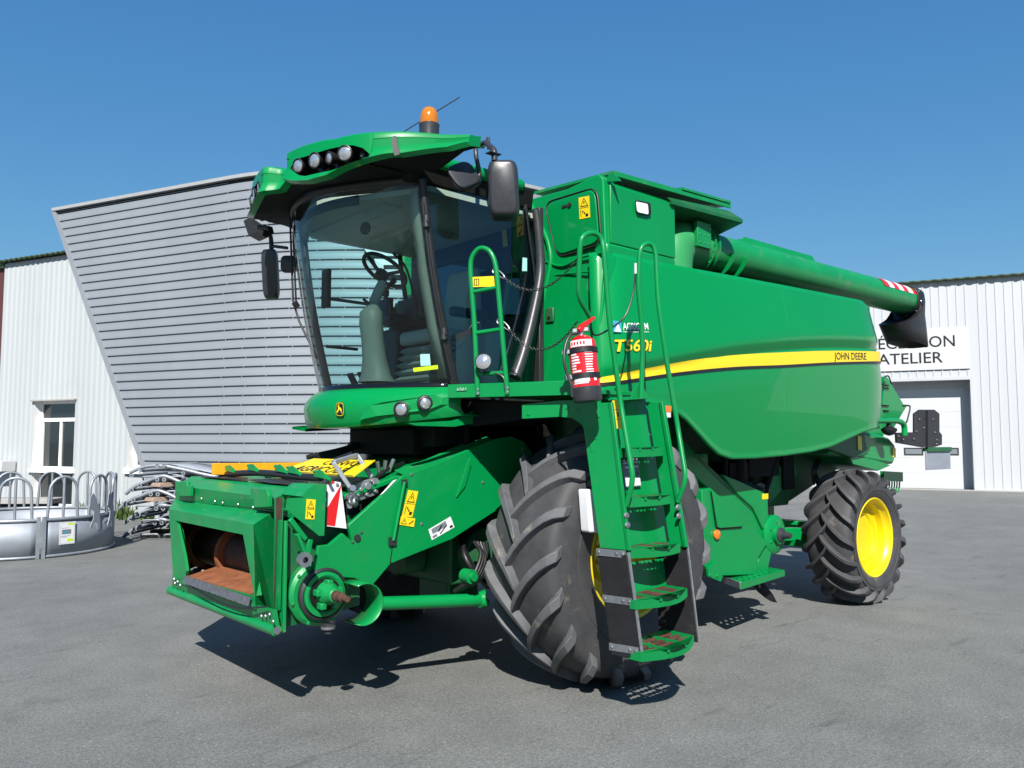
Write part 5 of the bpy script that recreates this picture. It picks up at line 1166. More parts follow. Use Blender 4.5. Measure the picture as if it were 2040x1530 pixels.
# wiper on the far side
b = MB(); b.tube([at(583,395,Y=-.55), at(578,440,Y=-.55), at(584,600,Y=-.6), at(596,640,Y=-.55), at(632,715,Y=-.45)], .009, 8); b.tube([at(590,395,Y=-.5), at(584,470,Y=-.5), at(590,605,Y=-.55)], .008, 8); b.cyl(at(586,602,Y=-.56), at(593,612,Y=-.56), .025, 10); b.build('wiper', BK, CB, smooth=40)

# ---------------------------------------------------------------- roof
def sstep(a, c, x):
    t = min(1, max(0, (x-a)/(c-a))); return t*t*(3-2*t)
def rl0(y): y = abs(y); return 1.885-.27*y*y-1.35*max(0, y-.74)**2
def rl(y): return rl0(y)-.13*(1-sstep(.10, .20, abs(y)))
LOW = [(575,362),(590,363),(613,362),(650,352),(707,325),(773,308),(793,310),(890,305),(945,292)]
UPP = [(562,310),(590,297),(637,284),(655,283),(770,268),(793,267),(870,266),(950,265)]
POL = [(574,344),(583,347),(600,349),(650,338),(700,325),(720,319)]
POU = [(571,322),(580,315),(600,310),(650,294),(690,287),(715,286),(730,296)]
def yz(L): return [(p.y, p.z) for p in (on_curve(x, y, rl0) for x, y in L)]
lowp = [(0.0, 3.60)]+yz(LOW); uppp = [(0.0, 3.69), (.10, 3.70), (.17, yz(UPP)[0][1])]+[q for q in yz(UPP) if q[0] > .18]
pol, pou = yz(POL), yz(POU); py0, py1 = min(pol[0][0], pou[0][0]), pou[-1][0]
YT = 1.27
ys = sorted(set([round(lerp(-YT, YT, i/90), 4) for i in range(91)]+[s*v for s in (1, -1) for v in (.10, .13, .16, .20, py0-.012, py0, py0+.02, py1-.03, py1, py1+.012)]))
def zl_(y): return interp(lowp, abs(y))+.035*sstep(1.0, 1.27, abs(y))
def zu_(y): return max(interp(uppp, abs(y))+.032*(1-sstep(1.0, 1.25, abs(y))), zl_(y)+.03)
def inpod(y): return py0 <= abs(y) <= py1
def zpl(y):
    y = abs(y)
    if not inpod(y): return lerp(zl_(y), zu_(y), .40)
    e = min(1, (y-py0)/.10, (py1-y)/.10); m = .5*(interp(pol, y)+interp(pou, y)); return lerp(m, interp(pol, y), e**.5)
def zpu(y):
    y = abs(y)
    if not inpod(y): return lerp(zl_(y), zu_(y), .75)
    e = min(1, (y-py0)/.10, (py1-y)/.10); m = .5*(interp(pol, y)+interp(pou, y)); return lerp(m, interp(pou, y), e**.5)
def dep(y): return .085*sstep(py0, py0+.05, abs(y))*(1-sstep(py1-.10, py1, abs(y)))
def tp(y): return .97+.03*(1-abs(y)/YT)
R1 = [Vector((ft_(y*.9/YT if abs(y) > .9 else y)-.02, y*.86 if abs(y) > .9 else y, ZG1+.05)) for y in ys]
R2 = [Vector((rl(y)-.05, y, zl_(y)-.005)) for y in ys]; R3 = [Vector((rl(y), y, zl_(y)+.012)) for y in ys]
R3b = [Vector((rl(y)-.012, y, lerp(zl_(y), zpl(y), .45))) for y in ys]
P1 = [Vector((rl(y)-.03, y, zpl(y))) for y in ys]; P2 = [Vector((rl(y)-.035-dep(y), y, zpl(y)+.004)) for y in ys]
P3 = [Vector((rl(y)-.035-dep(y), y, zpu(y)-.004)) for y in ys]; P4 = [Vector((rl(y)-.03, y, zpu(y))) for y in ys]
R5 = [Vector((rl(y)-.035, y, zu_(y)-.012)) for y in ys]; R6 = [Vector((rl(y)-.045, y, zu_(y))) for y in ys]
R7 = [Vector((rl(y)-.12, y*.985, zu_(y)+.012)) for y in ys]; R8 = [Vector((rl(y)-.16, y*.975, zl_(y)+.10)) for y in ys]; R9 = [Vector((rl(y)-.15, y*.975, zl_(y)+.02)) for y in ys]
b = MB()
b.grid([R2, R3, R3b, P1]); b.grid([P4, R5, R6, R7, R8, R9])
n = len(ys); rows = [P1, P2, P3, P4]
for j in range(n-1):
    b.mi = 1 if inpod(ys[j]) and inpod(ys[j+1]) else 0
    for i in range(3):
        b.add([rows[i][j], rows[i][j+1], rows[i+1][j+1], rows[i+1][j]], [(0,1,2,3)])
b.mi = 0
for r in (0, -1):
    e = [R2[r], R3[r], R3b[r], P1[r], P4[r], R5[r], R6[r], R7[r], R8[r], R9[r]]; b.add(e, [tuple(range(10))])
rf = b.build('cab_roof', [GG, M['black_gloss']], H, smooth=30)
b = MB(); b.grid([R1, R2]); b.grid([R2, R9]); b.build('roof_lining', M['dark'], rf, smooth=50)
b = MB(); b.hexa([(.12,-.90,3.50),(1.25,-.88,3.50),(1.25,.88,3.50),(.12,.90,3.50)], [(.14,-.95,3.66),(1.35,-.93,3.66),(1.35,.93,3.66),(.14,.95,3.66)]); b.build('roof_gutter', M['dark'], rf, bevel=.02)
b = MB(); q = [(.26,.97),(.6,.98),(1.3,.95),(1.3,-.95),(.6,-.98),(.26,-.97),(.13,-.80),(.13,.80)]
b.prism([Vector((x, y, 3.62)) for x, y in q], (0,0,.09)); b.build('roof_shell', GG, rf, bevel=.035, seg=3)
for s in (1, -1):
    sm = [on_curve(x, y, lambda yy: rl0(yy)+.006) for x, y in ((781,277),(785,271),(790,272),(797,308),(787,311),(783,300))]; d = Vector((.006,.004,0))
    if s < 0: sm = [Vector((p.x, -p.y, p.z)) for p in sm]; d = Vector((.012,-.008,0))
    b = MB(); b.prism(sm, d); b.build('visor_joint', BK, rf, smooth=0)
    for px, py, r in ((597,331,.050), (630,320,.054), (660,315,.042), (689,306,.052)):
        c = on_curve(px, py, lambda yy: rl0(yy)-.055)
        d = Vector((.92, .30 if px not in (660,) else .05, -.16)).normalized()
        if px == 689: d = Vector((.80,.55,-.16)).normalized()
        if s < 0: c = Vector((c.x, -c.y, c.z)); d = Vector((d.x, -d.y, d.z))
        b = MB(); b.lathe([(.001,-.09),(r*.8,-.08),(r,-.0),(r+.003,.02),(r-.004,.024),(r-.006,.012)], c, d, 22); lm = b.build('work_light', BK, rf, smooth=40)
        b = MB(); b.lathe([(r-.004,.014),(r*.6,.024),(.0005,.028)], c, d, 22); b.build('lens', M['lampglass'], lm, smooth=50)
# beacon and aerial
bc = at(855,262,Y=.62); b = MB(); b.lathe([(.001,-.06),(.075,-.06),(.075,.02),(.078,.05),(.070,.055),(.001,.055)], bc, (0,0,1), 28); be = b.build('beacon', M['grey_black'], H, smooth=40)
b = MB(); b.lathe([(.070,.055),(.070,.09),(.066,.13),(.052,.165),(.028,.183),(.0005,.187)], bc, (0,0,1), 28); b.build('dome', M['orange_gl'], be, smooth=50)
b = MB(); b.lathe([(.001,.056),(.035,.056),(.040,.13),(.02,.15),(.001,.15)], bc, (0,0,1), 14); b.build('reflector', M['amber'], be, smooth=40)
b = MB(); b.tube([at(800,265,Y=.1), at(915,194,Y=.1)], .0055, 6); b.build('aerial', BK, H, smooth=40)
# mirrors
def rbox(b, c, ux, uy, uz, r=.3):
    c = Vector(c); ux = Vector(ux); uy = Vector(uy); uz = Vector(uz)
    sh = round_poly([Vector((-1,-1,0)), Vector((1,-1,0)), Vector((1,1,0)), Vector((-1,1,0))], r*1.4, 5)
    for z0, s0, z1, s1 in ((-1,.90,-.75,1.0), (-.75,1.0,.5,.97), (.5,.97,1,.80)):
        pass
    rows = [[c+ux*p.x*s+uz*p.y*(1-(1-s)*.6)+uy*z for p in sh] for z, s in ((-1,.92),(-.8,1.0),(.3,.97),(.8,.88),(1.0,.70))]
    b.grid(rows, wrap=True); n = len(sh); o = len(b.v); b.add(rows[0], [tuple(range(n))]); b.add(rows[-1], [tuple(range(n))])
YM = 1.28
mc = at(1003,378,Y=YM); b = MB(); rbox(b, mc, RX*.108, -AX*.07, (.01,.0,.205), .34); mr = b.build('mirror', M['grey_black'], H, smooth=45)
b = MB(); b.tube(round_path([at(962,292,Y=1.0), at(949,285,Y=1.08), at(947,305,Y=1.12), at(957,352,Y=1.12), at(945,358,Y=1.12)], .05), .016, 10); b.tube(round_path([at(955,290,Y=.98), at(968,284,Y=1.1), at(985,300,Y=YM), at(985,320,Y=YM)], .04), .022, 10); b.box(tuple(at(994,309,Y=YM)-Vector((0,.03,.0))), tuple(at(972,304,Y=YM)+Vector((0,.03,.0)))); b.cyl(at(972,275,Y=1.12), at(974,296,Y=1.15), .014, 8); b.build('mirror_arm', M['grey_black'], mr, smooth=40)
mc2 = at(925,350,Y=1.12); ux = (at(955,340,Y=1.12)-at(897,362,Y=1.12))*.42; b = MB(); rbox(b, mc2, ux, -AX*.035, ux.cross(AX).normalized()*.10, .5); b.build('mirror', M['grey_black'], H, smooth=45)
YM2 = -1.25
mc3 = at(538,546,Y=YM2); b = MB(); rbox(b, mc3, RX*.078-AX*.03, -AX*.05, (.03,.03,.215), .34); m3_ = b.build('mirror', M['grey_black'], H, smooth=45)
b = MB(); b.tube(round_path([at(512,452,Y=-1.0), at(530,455,Y=-1.1), at(540,470,Y=YM2), at(541,508,Y=YM2)], .06), .020, 10); b.tube([at(541,490,Y=YM2), at(572,494,Y=-1.0)], .014, 8); b.prism([at(x, y, Y=-1.12) for x, y in ((500,432),(520,446),(543,452),(546,464),(532,474),(510,462))], (0,-.16,0)); b.build('mirror_arm', M['grey_black'], m3_, smooth=40)
b = MB(); rbox(b, at(575,526,Y=-1.05), RX*.07, -AX*.03, (0,0,.075), .45); b.build('mirror', M['grey_black'], H, smooth=45)

# ================================================================= PLATFORM, LADDER, RAILS
P0, PN = (1.0, 1.0, 0), (.91, .42, 0)
def pp_(px, py, o=0): return atp(px, py, Vector(P0)+Vector(PN)*o, PN)
b = MB(); q0, q1 = Vector((1.0,1.0,0)), Vector((.62,1.82,0))
def zz(p, z): return Vector((p.x, p.y, z))
b.prism([zz(q0,2.045), zz(q1,2.045), Vector((-.02,1.82,2.045)), Vector((-.02,.95,2.045))], (0,0,-.03)); pf = b.build('platform', G, H, bevel=.004)
b = MB(); n_ = Vector(PN).normalized()
b.prism([pp_(892,766), pp_(1137,758), pp_(1140,787), pp_(892,793)], -n_*.012); b.build('platform_edge', G, pf, bevel=.003)
decal('chalk_marks', pf, [pp_(x, y, .004) for x, y in ((910,779),(930,778),(930,771),(910,772))], [G, M['white_film']], [('text', 1, '6561', (.05,.1,.95,.9), 0, -.02)])
b = MB(); b.prism([pp_(x, y, -.06) for x, y in ((1040,806),(1110,798),(1196,796),(1196,900),(1178,900),(1172,870),(1158,845),(1140,833),(1115,830),(1040,834))], -n_*.015); 
for x, y in ((1053,825),(1130,812),(1152,818),(1192,829),(1185,872),(1208,867)): b.dome(pp_(x, y, -.06), n_, .013)
b.build('ladder_support', G, pf, smooth=20)
b = MB(); b.prism([pp_(x, y, -.25) for x, y in ((895,800),(985,800),(1040,800),(1130,800),(1130,835),(1040,835),(940,850),(895,830))], -n_*.02); b.build('platform_beam', DK, pf, smooth=0)
def YLd(z): return 2.05+(1.7-z)*.15 if z < 1.9 else 2.02
def lad(px, py, o=0.0):
    y = 2.05
    for _ in range(14): y = YLd(at(px, py, Y=y+o).z)
    return at(px, py, Y=y+o)
XL, XRr = .47, .02
b = MB(); DP = Vector((.055,-.22,0))
# wide left cheek faces forward
lt, lb = lad(1217,802), lad(1253,1097)
b.hexa([lb+DP*.9, lb, lb+Vector((-.02,0,0)), lb+DP*.9+Vector((-.02,0,0))], [lt+DP, lt, lt+Vector((-.02,0,0)), lt+DP+Vector((-.02,0,0))])
rt, rbm = lad(1318,800), lad(1366,1090)
b.hexa([rbm+DP*.5, rbm, rbm+Vector((-.02,0,0)), rbm+DP*.5+Vector((-.02,0,0))], [rt+DP*.5, rt, rt+Vector((-.02,0,0)), rt+DP*.5+Vector((-.02,0,0))])
b.bar(rt, rbm, .03, .03, up=(0,1,0)); b.bar(lt, lb, .022, .03, up=(0,1,0))
LD = b.build('ladder', G, H, bevel=.004)
b = MB(); k_ = Vector((0,-.16,0))
b.prism([lad(x, y, -.16) for x, y in ((1216,797),(1300,792),(1314,800),(1322,826),(1345,960),(1368,1085),(1252,1092))], (0,-.012,0)); 
b.build('ladder_plate', G, LD, bevel=.003)
b = MB()
for x, y in ((1248,829),(1299,828),(1293,866),(1225,852),(1318,826),(1316,863),(1223,848)): b.dome(lad(x, y, -.158), (0,1,0), .014)
for x, y in ((1248,1027),(1250,1046),(1350,1011),(1352,1028)): b.dome(lad(x, y, .016), (0,1,0), .022)
b.build('ladder_bolts', M['steel'], LD, smooth=0)
decal('warning_sticker', LD, [lad(x, y, -.05) for x, y in ((1228,854),(1241,854),(1234,797),(1219,798))], YS, [(1, rect(.1,.33,.9,.345)), (1, rect(.1,.66,.9,.675)), (1, rect(.4,.42,.6,.58))])
decal('grey_notice', LD, [lad(x, y, -.135) for x, y in ((1244,971),(1277,968),(1270,910),(1237,911))], [M['greyfilm'], M['white_film'], M['blackfilm']], [(1, rect(.04,.03,.96,.30)), (2, rect(.04,.90,.5,.98)), (1, rect(.05,.78,.35,.82)), (1, rect(.5,.8,.95,.85)), (1, rect(.15,.62,.40,.68)), (1, rect(.6,.64,.95,.69)), (1, rect(.3,.5,.6,.53)), (2, [(.8,.4),(.85,.36),(.92,.46),(.86,.5)])])
# steps
def step(pl, pr, depth, h=.055, curve=.0, grid=True):
    """pl, pr: upper front corners; plate runs back by depth"""
    pl = Vector(pl); pr = Vector(pr); n = 10
    fr = [pl.lerp(pr, k/n)+Vector((0,curve*math.sin(math.pi*k/n),0)) for k in range(n+1)]
    b = MB(); b.prism(fr+[p-Vector((0,0,h)) for p in fr[::-1]], (0,-.010,0))
    b.build if False else None
    bl, br = pl+Vector((0,-depth,0)), pr+Vector((0,-depth,0))
    b.bar(bl-Vector((0,0,h/2)), br-Vector((0,0,h/2)), .012, h); b.bar(pl-Vector((0,0,h/2)), bl-Vector((0,0,h/2)), .012, h); b.bar(pr-Vector((0,0,h/2)), br-Vector((0,0,h/2)), .012, h)
    for u in (.33, .66): b.bar(pl.lerp(pr, u)+Vector((0,curve*.8,-.010)), bl.lerp(br, u)+Vector((0,0,-.010)), .018, .02)
    # frame rim
    b.grid([[p+Vector((0,0,0)) for p in fr], [p+Vector((0,-.035-curve*math.sin(math.pi*k/n)*.3,0)) for k, p in enumerate(fr)]])
    st = b.build('step', G, LD, smooth=20)
    if grid:
        b = MB()
        for u0, u1 in ((.05,.30), (.37,.63), (.70,.95)):
            for k in range(3):
                v = .18+.26*k; a = pl.lerp(pr, u0)+Vector((0,-depth*v+curve*.5*(1-v),-.008)); c = pl.lerp(pr, u1)+Vector((0,-depth*v+curve*.5*(1-v),-.008))
                m = 6; z0 = [a.lerp(c, i/m)+Vector((0, .006*(1 if i % 2 else -1), 0)) for i in range(m+1)]
                b.grid([z0, [p+Vector((0,-.034,.003)) for p in z0]])
        b.build('step_tread', M['rust_dark'], st, smooth=0, solid=.008)
for (xl, yl, xr, yr, dep, cv) in ((1246,893,1322,890,.17,.02), (1252,992,1337,985,.18,.03), (1255,1093,1354,1082,.20,.06)):
    step(lad(xl, yl), lad(xr, yr), dep, .06, cv)
for (xl, yl, xr, yr, dep, cv) in ((1266,1196,1368,1172,.21,.08), (1279,1300,1381,1266,.22,.09)):
    step(lad(xl, yl, .02), lad(xr, yr, .02), dep, .055, cv)
b = MB(); b.prism([lad(x, y, -.17) for x, y in ((1259,1120),(1325,1112),(1329,1165),(1264,1188))], (0,-.01,0)); b.build('riser', G, LD, bevel=.003)
# rubber flaps that carry the two lowest steps
b = MB()
b.prism([lad(1250,1105), lad(1281,1314), lad(1281,1314)+DP*.9, lad(1252,1100)+DP*.95], (.012,0,0)); fl = b.build('rubber_flap', M['flap'], LD, bevel=.003)
for t0 in (.02, .47, .93):
    b = MB(); p = lad(1251,1100).lerp(lad(1281,1312), t0)+Vector((.014,0,0)); b.obox(p+DP*.48, DP*.44, (.004,0,0), (0,0,.022))
    for u in (.12, .3, .85): b.dome(p+DP*u+Vector((.004,0,0)), (1,0,0), .014)
    b.build('clamp_strip', M['steel'], fl, smooth=0)
b = MB(); b.bar(lad(1252,1100)+Vector((.006,.004,0)), lad(1281,1313)+Vector((.006,.004,0)), .012, .016); b.build('worn_edge', M['alu'], fl, smooth=0)
b = MB(); b.bar(lad(1367,1085)+Vector((-.006,.004,0)), lad(1390,1280)+Vector((-.006,.004,0)), .010, .014); b.build('worn_edge', M['alu'], LD, smooth=0)
b = MB(); b.prism([lad(1367,1085), lad(1390,1280), lad(1390,1280)+DP*1.2, lad(1367,1085)+DP*1.0], (-.012,0,0)); b.build('rubber_flap', M['flap'], LD, bevel=.003)
# handrails
def rail(name, pts, r=.0165, parent=LD, rad=.07): 
    b = MB(); b.tube(round_path(pts, rad, 6), r, 12); return b.build(name, G, parent, smooth=60)
def hr(px, py, y): return at(px, py, Y=y)
rail('handrail', [hr(1176,632,1.90), hr(1152,592,1.92), hr(1155,490,1.96), hr(1160,470,1.97), hr(1180,462,1.98), hr(1199,472,2.0), hr(1203,500,2.02), hr(1214,640,2.03), hr(1236,800,2.05), hr(1262,955,lad(1262,955).y+.10), hr(1247,1008,lad(1247,1008).y+.01)], .017)
rail('handrail', [hr(1277,795,1.92), hr(1280,700,1.93), hr(1278,640,1.94), hr(1271,570,1.95), hr(1274,500,1.96), hr(1282,487,1.97), hr(1296,484,1.98), hr(1306,497,2.0), hr(1311,600,2.02), hr(1328,720,2.05), hr(1350,850,2.08), hr(1367,955,lad(1367,955).y+.10), hr(1350,1000,lad(1350,1000).y+.01)], .017)
b = MB(); b.prism([hr(x, y, 1.9) for x, y in ((1245,796),(1258,790),(1262,776),(1270,771),(1282,772),(1292,790),(1300,795))], (0,-.008,0)); b.prism([lad(1243,797,-.06), lad(1300,793,-.06), lad(1300,793,-.06)+Vector((0,-.12,0)), lad(1243,797,-.06)+Vector((0,-.12,0))], (0,0,.008)); b.build('rail_foot', GW, LD, smooth=0)
b = MB(); p = at(1329,822,Y=1.60); b.box((p.x-.05,1.52,p.z-.04),(p.x+.05,1.60,p.z+.05)); tl = b.build('turn_signal', M['white_film'], H, bevel=.006)
b = MB(); b.box((p.x-.052,1.519,p.z+.002),(p.x+.052,1.603,p.z+.053)); b.build('amber_lens', M['amber'], tl, bevel=.004)
GRl = [pp_(952,787), pp_(945,640), pp_(937,540), pp_(938,515), pp_(950,497), pp_(962,493), pp_(977,500), pp_(988,525), pp_(1000,660), pp_(1011,786)]
gr_ = rail('guard_rail', GRl, .0175, H, .09)
b = MB()
for (x0, y0, x1, y1) in ((942,582,992,572), (946,664,998,656), (950,745,1004,743)): b.tube([pp_(x0, y0), pp_(x1, y1)], .015, 10)
b.build('rail_rung', G, gr_, smooth=50)
b = MB()
for x, y in ((952,776),(952,784),(1011,773),(1011,781)): b.dome(pp_(x, y, .012), n_, .012)
b.build('rail_bolts', M['steel'], gr_, smooth=0)
decal('yellow_label', gr_, [pp_(x, y, .004) for x, y in ((942,572),(986,571),(984,550),(942,552))], YS, [(1, rect(.06,.15,.30,.2)), (1, rect(.06,.75,.30,.8)), (1, rect(.06,.15,.1,.8)), (1, rect(.27,.15,.31,.8)), (1, rect(.17,.2,.2,.75))])
c = pp_(963,720,.06); d = Vector((.75,.65,.1)).normalized(); b = MB(); b.lathe([(.001,-.07),(.035,-.065),(.055,-.02),(.058,.0),(.054,.006),(.050,.0)], c, d, 24); b.tube([c-Vector((0,0,.05)), pp_(966,745)], .012, 8); rlp = b.build('rail_lamp', M['trim_dark'], H, smooth=40)
b = MB(); b.lathe([(.052,.0),(.03,.012),(.0005,.016)], c, d, 24); b.build('lens', M['lampglass'], rlp, smooth=50)
b = MB(); b.tube(catmull([pp_(985,742,.01), pp_(1003,752,.01), pp_(1006,775,.01)], 5), .007, 6); b.build('lamp_cable', BK, rlp, smooth=50)
# safety chains
def chain(a, c, sag, n):
    b = MB(); pts = [a.lerp(c, t/n)+Vector((0,0,-sag*4*(t/n)*(1-t/n))) for t in range(n+1)]
    for i in range(n):
        p, q = pts[i], pts[i+1]; d = (q-p).normalized(); s = d.cross(Vector((0,0,1))).normalized(); u = s.cross(d)
        e = s if i % 2 else u; m = (p+q)/2; L = (q-p).length*.62
        b.tube([m+d*math.cos(th)*L+e*math.sin(th)*.008 for th in [2*math.pi*k/10 for k in range(10)]], .0028, 5, closed=True)
    return b
for a, c, sag, n in ((pp_(1003,552), hr(1150,515,1.95), .14, 34), (pp_(1013,655), hr(1150,640,1.92), .16, 34)):
    b = chain(a, c, sag, n); ch = b.build('safety_chain', M['chain'], H, smooth=50)
    b = MB(); 
    for p, q in ((a, a-(c-a).normalized()*.07+Vector((0,0,.06))),):
        d = (q-p).normalized(); e = d.cross(Vector(PN)).normalized(); m = (p+q)/2
        b.tube([m+d*math.cos(th)*.055+e*math.sin(th)*.014 for th in [2*math.pi*k/14 for k in range(14)]], .0045, 6, closed=True)
        b.tube([q+d*.0+e*math.cos(th)*.022+d*math.sin(th)*.022 for th in [2*math.pi*k/12 for k in range(12)]], .004, 6, closed=True)
    b.build('snap_hook', M['steel'], ch, smooth=50)
b = MB(); b.tube(catmull([hr(1266,540,1.95), hr(1262,580,1.94), hr(1245,630,1.92), hr(1215,655,1.90), hr(1186,668,1.90), hr(1176,650,1.92)], 7), .0065, 7); cbl = b.build('cable', BK, LD, smooth=50)
b = MB(); b.tube([hr(1266,524,1.96), hr(1266,545,1.95)], .009, 8); b.build('cable_sleeve', M['white_film'], cbl, smooth=40)
b = MB(); b.cyl(hr(1180,970,1.86), hr(1186,1055,1.90), .001, 4); 
b = MB(); q = [at(x, y, Y=1.84) for x, y in ((1170,975),(1200,975),(1204,1062),(1176,1062))]; b.prism(round_poly(q, .02), (0,-.09,0)); wt = b.build('water_can', M['white_film'], H, bevel=.012)
b = MB(); p = at(1180,968,Y=1.80); b.cyl(p, p+Vector((0,0,.04)), .035, 16); b.build('cap', BK, wt, smooth=40)
# fire extinguisher, strapped to the ladder head
ft0, fb0 = at(1158,672,Y=1.99), at(1171,800,Y=2.03); axf = (ft0-fb0).normalized(); Lf = (ft0-fb0).length; rF = .088
FE = thing('fire_extinguisher', fb0, 'red fire extinguisher strapped beside the ladder head', 'fire extinguisher')
b = MB(); b.lathe([(rF,.07),(rF,Lf-.06),(rF*.93,Lf-.025),(rF*.6,Lf),(rF*.28,Lf+.012),(.001,Lf+.012)], fb0, axf, 32); b.build('cylinder', M['red'], FE, smooth=40)
b = MB(); b.lathe([(.001,0),(rF*.97,.0),(rF+.003,.012),(rF+.003,.085),(rF,.088)], fb0, axf, 32); b.build('base_cap', M['grey_black'], FE, smooth=40)
vd = (CAM-(ft0+fb0)/2).normalized(); vd = (vd-axf*vd.dot(axf)).normalized(); sd_ = axf.cross(vd)
if sd_.dot(RX) < 0: sd_ = -sd_
def fep(u, h, o=.0015): a = u; return fb0+axf*h+(vd*math.cos(a)+sd_*math.sin(a))*(rF+o)
def fpatch(b, u0, u1, h0, h1, o): b.grid([[fep(lerp(u0, u1, i/8), h, o) for i in range(9)] for h in (h0, h1)])
b = MB(); rnd = random.Random(2)
b.mi = 0
for k in range(9): 
    h = lerp(.16, .30, k/8); fpatch(b, -.95, -.95+rnd.uniform(.35, .75), h, h+.010, .0015)
for k in range(10):
    h = lerp(.17, .31, k/9); fpatch(b, .12, .12+rnd.uniform(.45,.62), h, h+.007, .0015)
fpatch(b, -.9, .75, .335, .375, .0015); fpatch(b, -.85, .3, .115, .145, .0015); fpatch(b, -.9, .2, .105, .112, .0015); fpatch(b, .62, .85, .12, .145, .0015); fpatch(b, -.95, -.2, .155, .165, .0015)
b.mi = 1
for k in range(5): fpatch(b, -.8+k*.22, -.68+k*.22, .345, .365, .0025)
b.build('instruction_label', [M['white_film'], M['red']], FE, smooth=60, recalc=False)
for h in (.155, .315):
    b = MB(); b.lathe([(rF+.001,h-.016),(rF+.006,h-.016),(rF+.006,h+.016),(rF+.001,h+.016)], fb0, axf, 32); sp_ = b.build('strap', BK, FE, smooth=40)
    b = MB(); q = fep(-1.25, h, .012); b.obox(q, axf*.012, vd*.015, sd_*.025); b.tube([q-sd_*.03-axf*.01, q-sd_*.03+axf*.014, q+sd_*.02+axf*.014], .004, 6); b.build('buckle', M['steel'], sp_, smooth=20)
b = MB(); b.cyl(ft0, ft0+axf*.05, .022, 14); b.obox(ft0+axf*.045, axf*.012, sd_*.05, vd*.016); b.build('valve', M['steel'], FE, bevel=.003)
b = MB(); h0 = at(1154,650,Y=1.99); b.prism([at(x, y, Y=1.99) for x, y in ((1148,656),(1152,648),(1180,631),(1182,634),(1160,655),(1152,662))], (0,.025,0)); b.build('squeeze_grip', M['red'], FE, bevel=.003)
b = MB(); b.tube(catmull([at(1150,664,Y=1.99), at(1136,668,Y=1.99), at(1126,690,Y=1.99), at(1124,720,Y=2.0), at(1130,745,Y=2.01), at(1138,768,Y=2.03), at(1140,790,Y=2.03)], 7), .010, 8); b.build('hose', M['grey_black'], FE, smooth=50)


# ---- galvanised ring feeder at the left
LC, DC, RR_, NH = -7.72, 12.80, 1.30, 13
def rg(a, z, dr=0.0): return site(LC+math.sin(a)*(RR_+dr), DC-math.cos(a)*(RR_+dr), z)
RF = thing('cattle_feeder', site(LC, DC), 'round galvanised cattle feeder with arched feeding openings and a paper notice', 'feeder')
ZS = .56
gaps = [.72, .72+2*math.pi/3, .72+4*math.pi/3]
for k in range(3):
    a0 = gaps[k]+.02; a1 = gaps[k]+2*math.pi/3-.02; n = 24
    b = MB(); b.grid([[rg(lerp(a0, a1, i/n), z) for i in range(n+1)] for z in (.03, ZS)]); b.build('sheet', M['zinc_sheet'], RF, smooth=60, solid=.006)
    b = MB(); b.tube([rg(lerp(a0, a1, i/n), ZS) for i in range(n+1)], .026, 10); b.build('top_rail', M['zinc'], RF, smooth=60)
    b = MB(); b.tube([rg(lerp(a0, a1, i/n), .03) for i in range(n+1)], .022, 10); b.build('bottom_rail', M['zinc'], RF, smooth=60)
    b = MB()
    for s in (-1, 1): 
        p = rg(gaps[k]+s*.028, .0, .012); q = rg(gaps[k]+s*.028, ZS+.05, .012); b.bar(p, q, .05, .045, up=(p-site(LC, DC)))
    b.bar(rg(gaps[k], .15, .03), rg(gaps[k], ZS-.02, .03), .07, .012, up=(rg(gaps[k], 0)-site(LC, DC)))
    b.build('hinge_post', M['zinc'], RF, bevel=.004)
for i in range(NH):
    a = .22+(i+.5)*2*math.pi/NH
    hw = .15; pts = [rg(a-hw*1.12, ZS), rg(a-hw, ZS+.42)]
    for t in range(1, 10):
        th = math.pi*t/10; pts.append(rg(a-hw*math.cos(th), ZS+.42+.20*math.sin(th)))
    pts += [rg(a+hw, ZS+.42), rg(a+hw*1.12, ZS)]
    b = MB(); b.tube(pts, .021, 10); b.tube([rg(a, ZS), rg(a, ZS+.61)], .019, 8); b.build('hoop', M['zinc'], RF, smooth=60)
def ring_at(px, z, dr=.03):
    best = min((abs(project_x(rg(a, z, dr))-px), a) for a in [x*.005 for x in range(-300, 330)]); return best[1]
def project_x(p):
    v = p-CAM; return CXP+FPX*v.dot(RX)/v.dot(FW)
for px in (186, 217):
    a = ring_at(px, .6); b = MB()
    o = rg(a, 0, .05); t = (rg(a+.05, 0, .05)-o).normalized(); nn = (o-site(LC, DC)).normalized()
    def q(u, z): return o+t*u+Vector((0,0,z))
    b.prism([q(*p) for p in ((-.10,.86),(-.05,.92),(.0,.86),(.10,.66),(.12,.36),(.09,.33),(.06,.36),(.05,.46),(.0,.48),(-.04,.38),(-.08,.37),(-.09,.41),(-.03,.52),(-.02,.64),(-.12,.70))], nn*.012)
    b.build('hook_plate', M['zinc_sheet'], RF, bevel=.002, smooth=0)
a = ring_at(135, .35); o = rg(a, 0, .012); t = (rg(a+.05, 0)-rg(a-.05, 0)).normalized(); nn = (o-site(LC, DC)).normalized()
if nn.dot(CAM-o) < 0: nn = -nn
cs = [o+nn*.004+t*u+Vector((0,0,z)) for u, z in ((-.115,.185),(.115,.185),(.115,.51),(-.115,.51))]
art = [(1, rect(.16,.45,.75,.66)), (2, rect(.22,.48,.5,.56)), (3, rect(.5,.12,.88,.24)), (3, rect(.55,.86,.92,.95)), (1, rect(.12,.72,.6,.735)), (1, rect(.12,.36,.7,.375)), (1, rect(.12,.31,.5,.325))]
for i in range(9): art += [(1, rect(.05, .06+i*.1, .08, .10+i*.1)), (1, rect(.92, .06+i*.1, .95, .10+i*.1))]
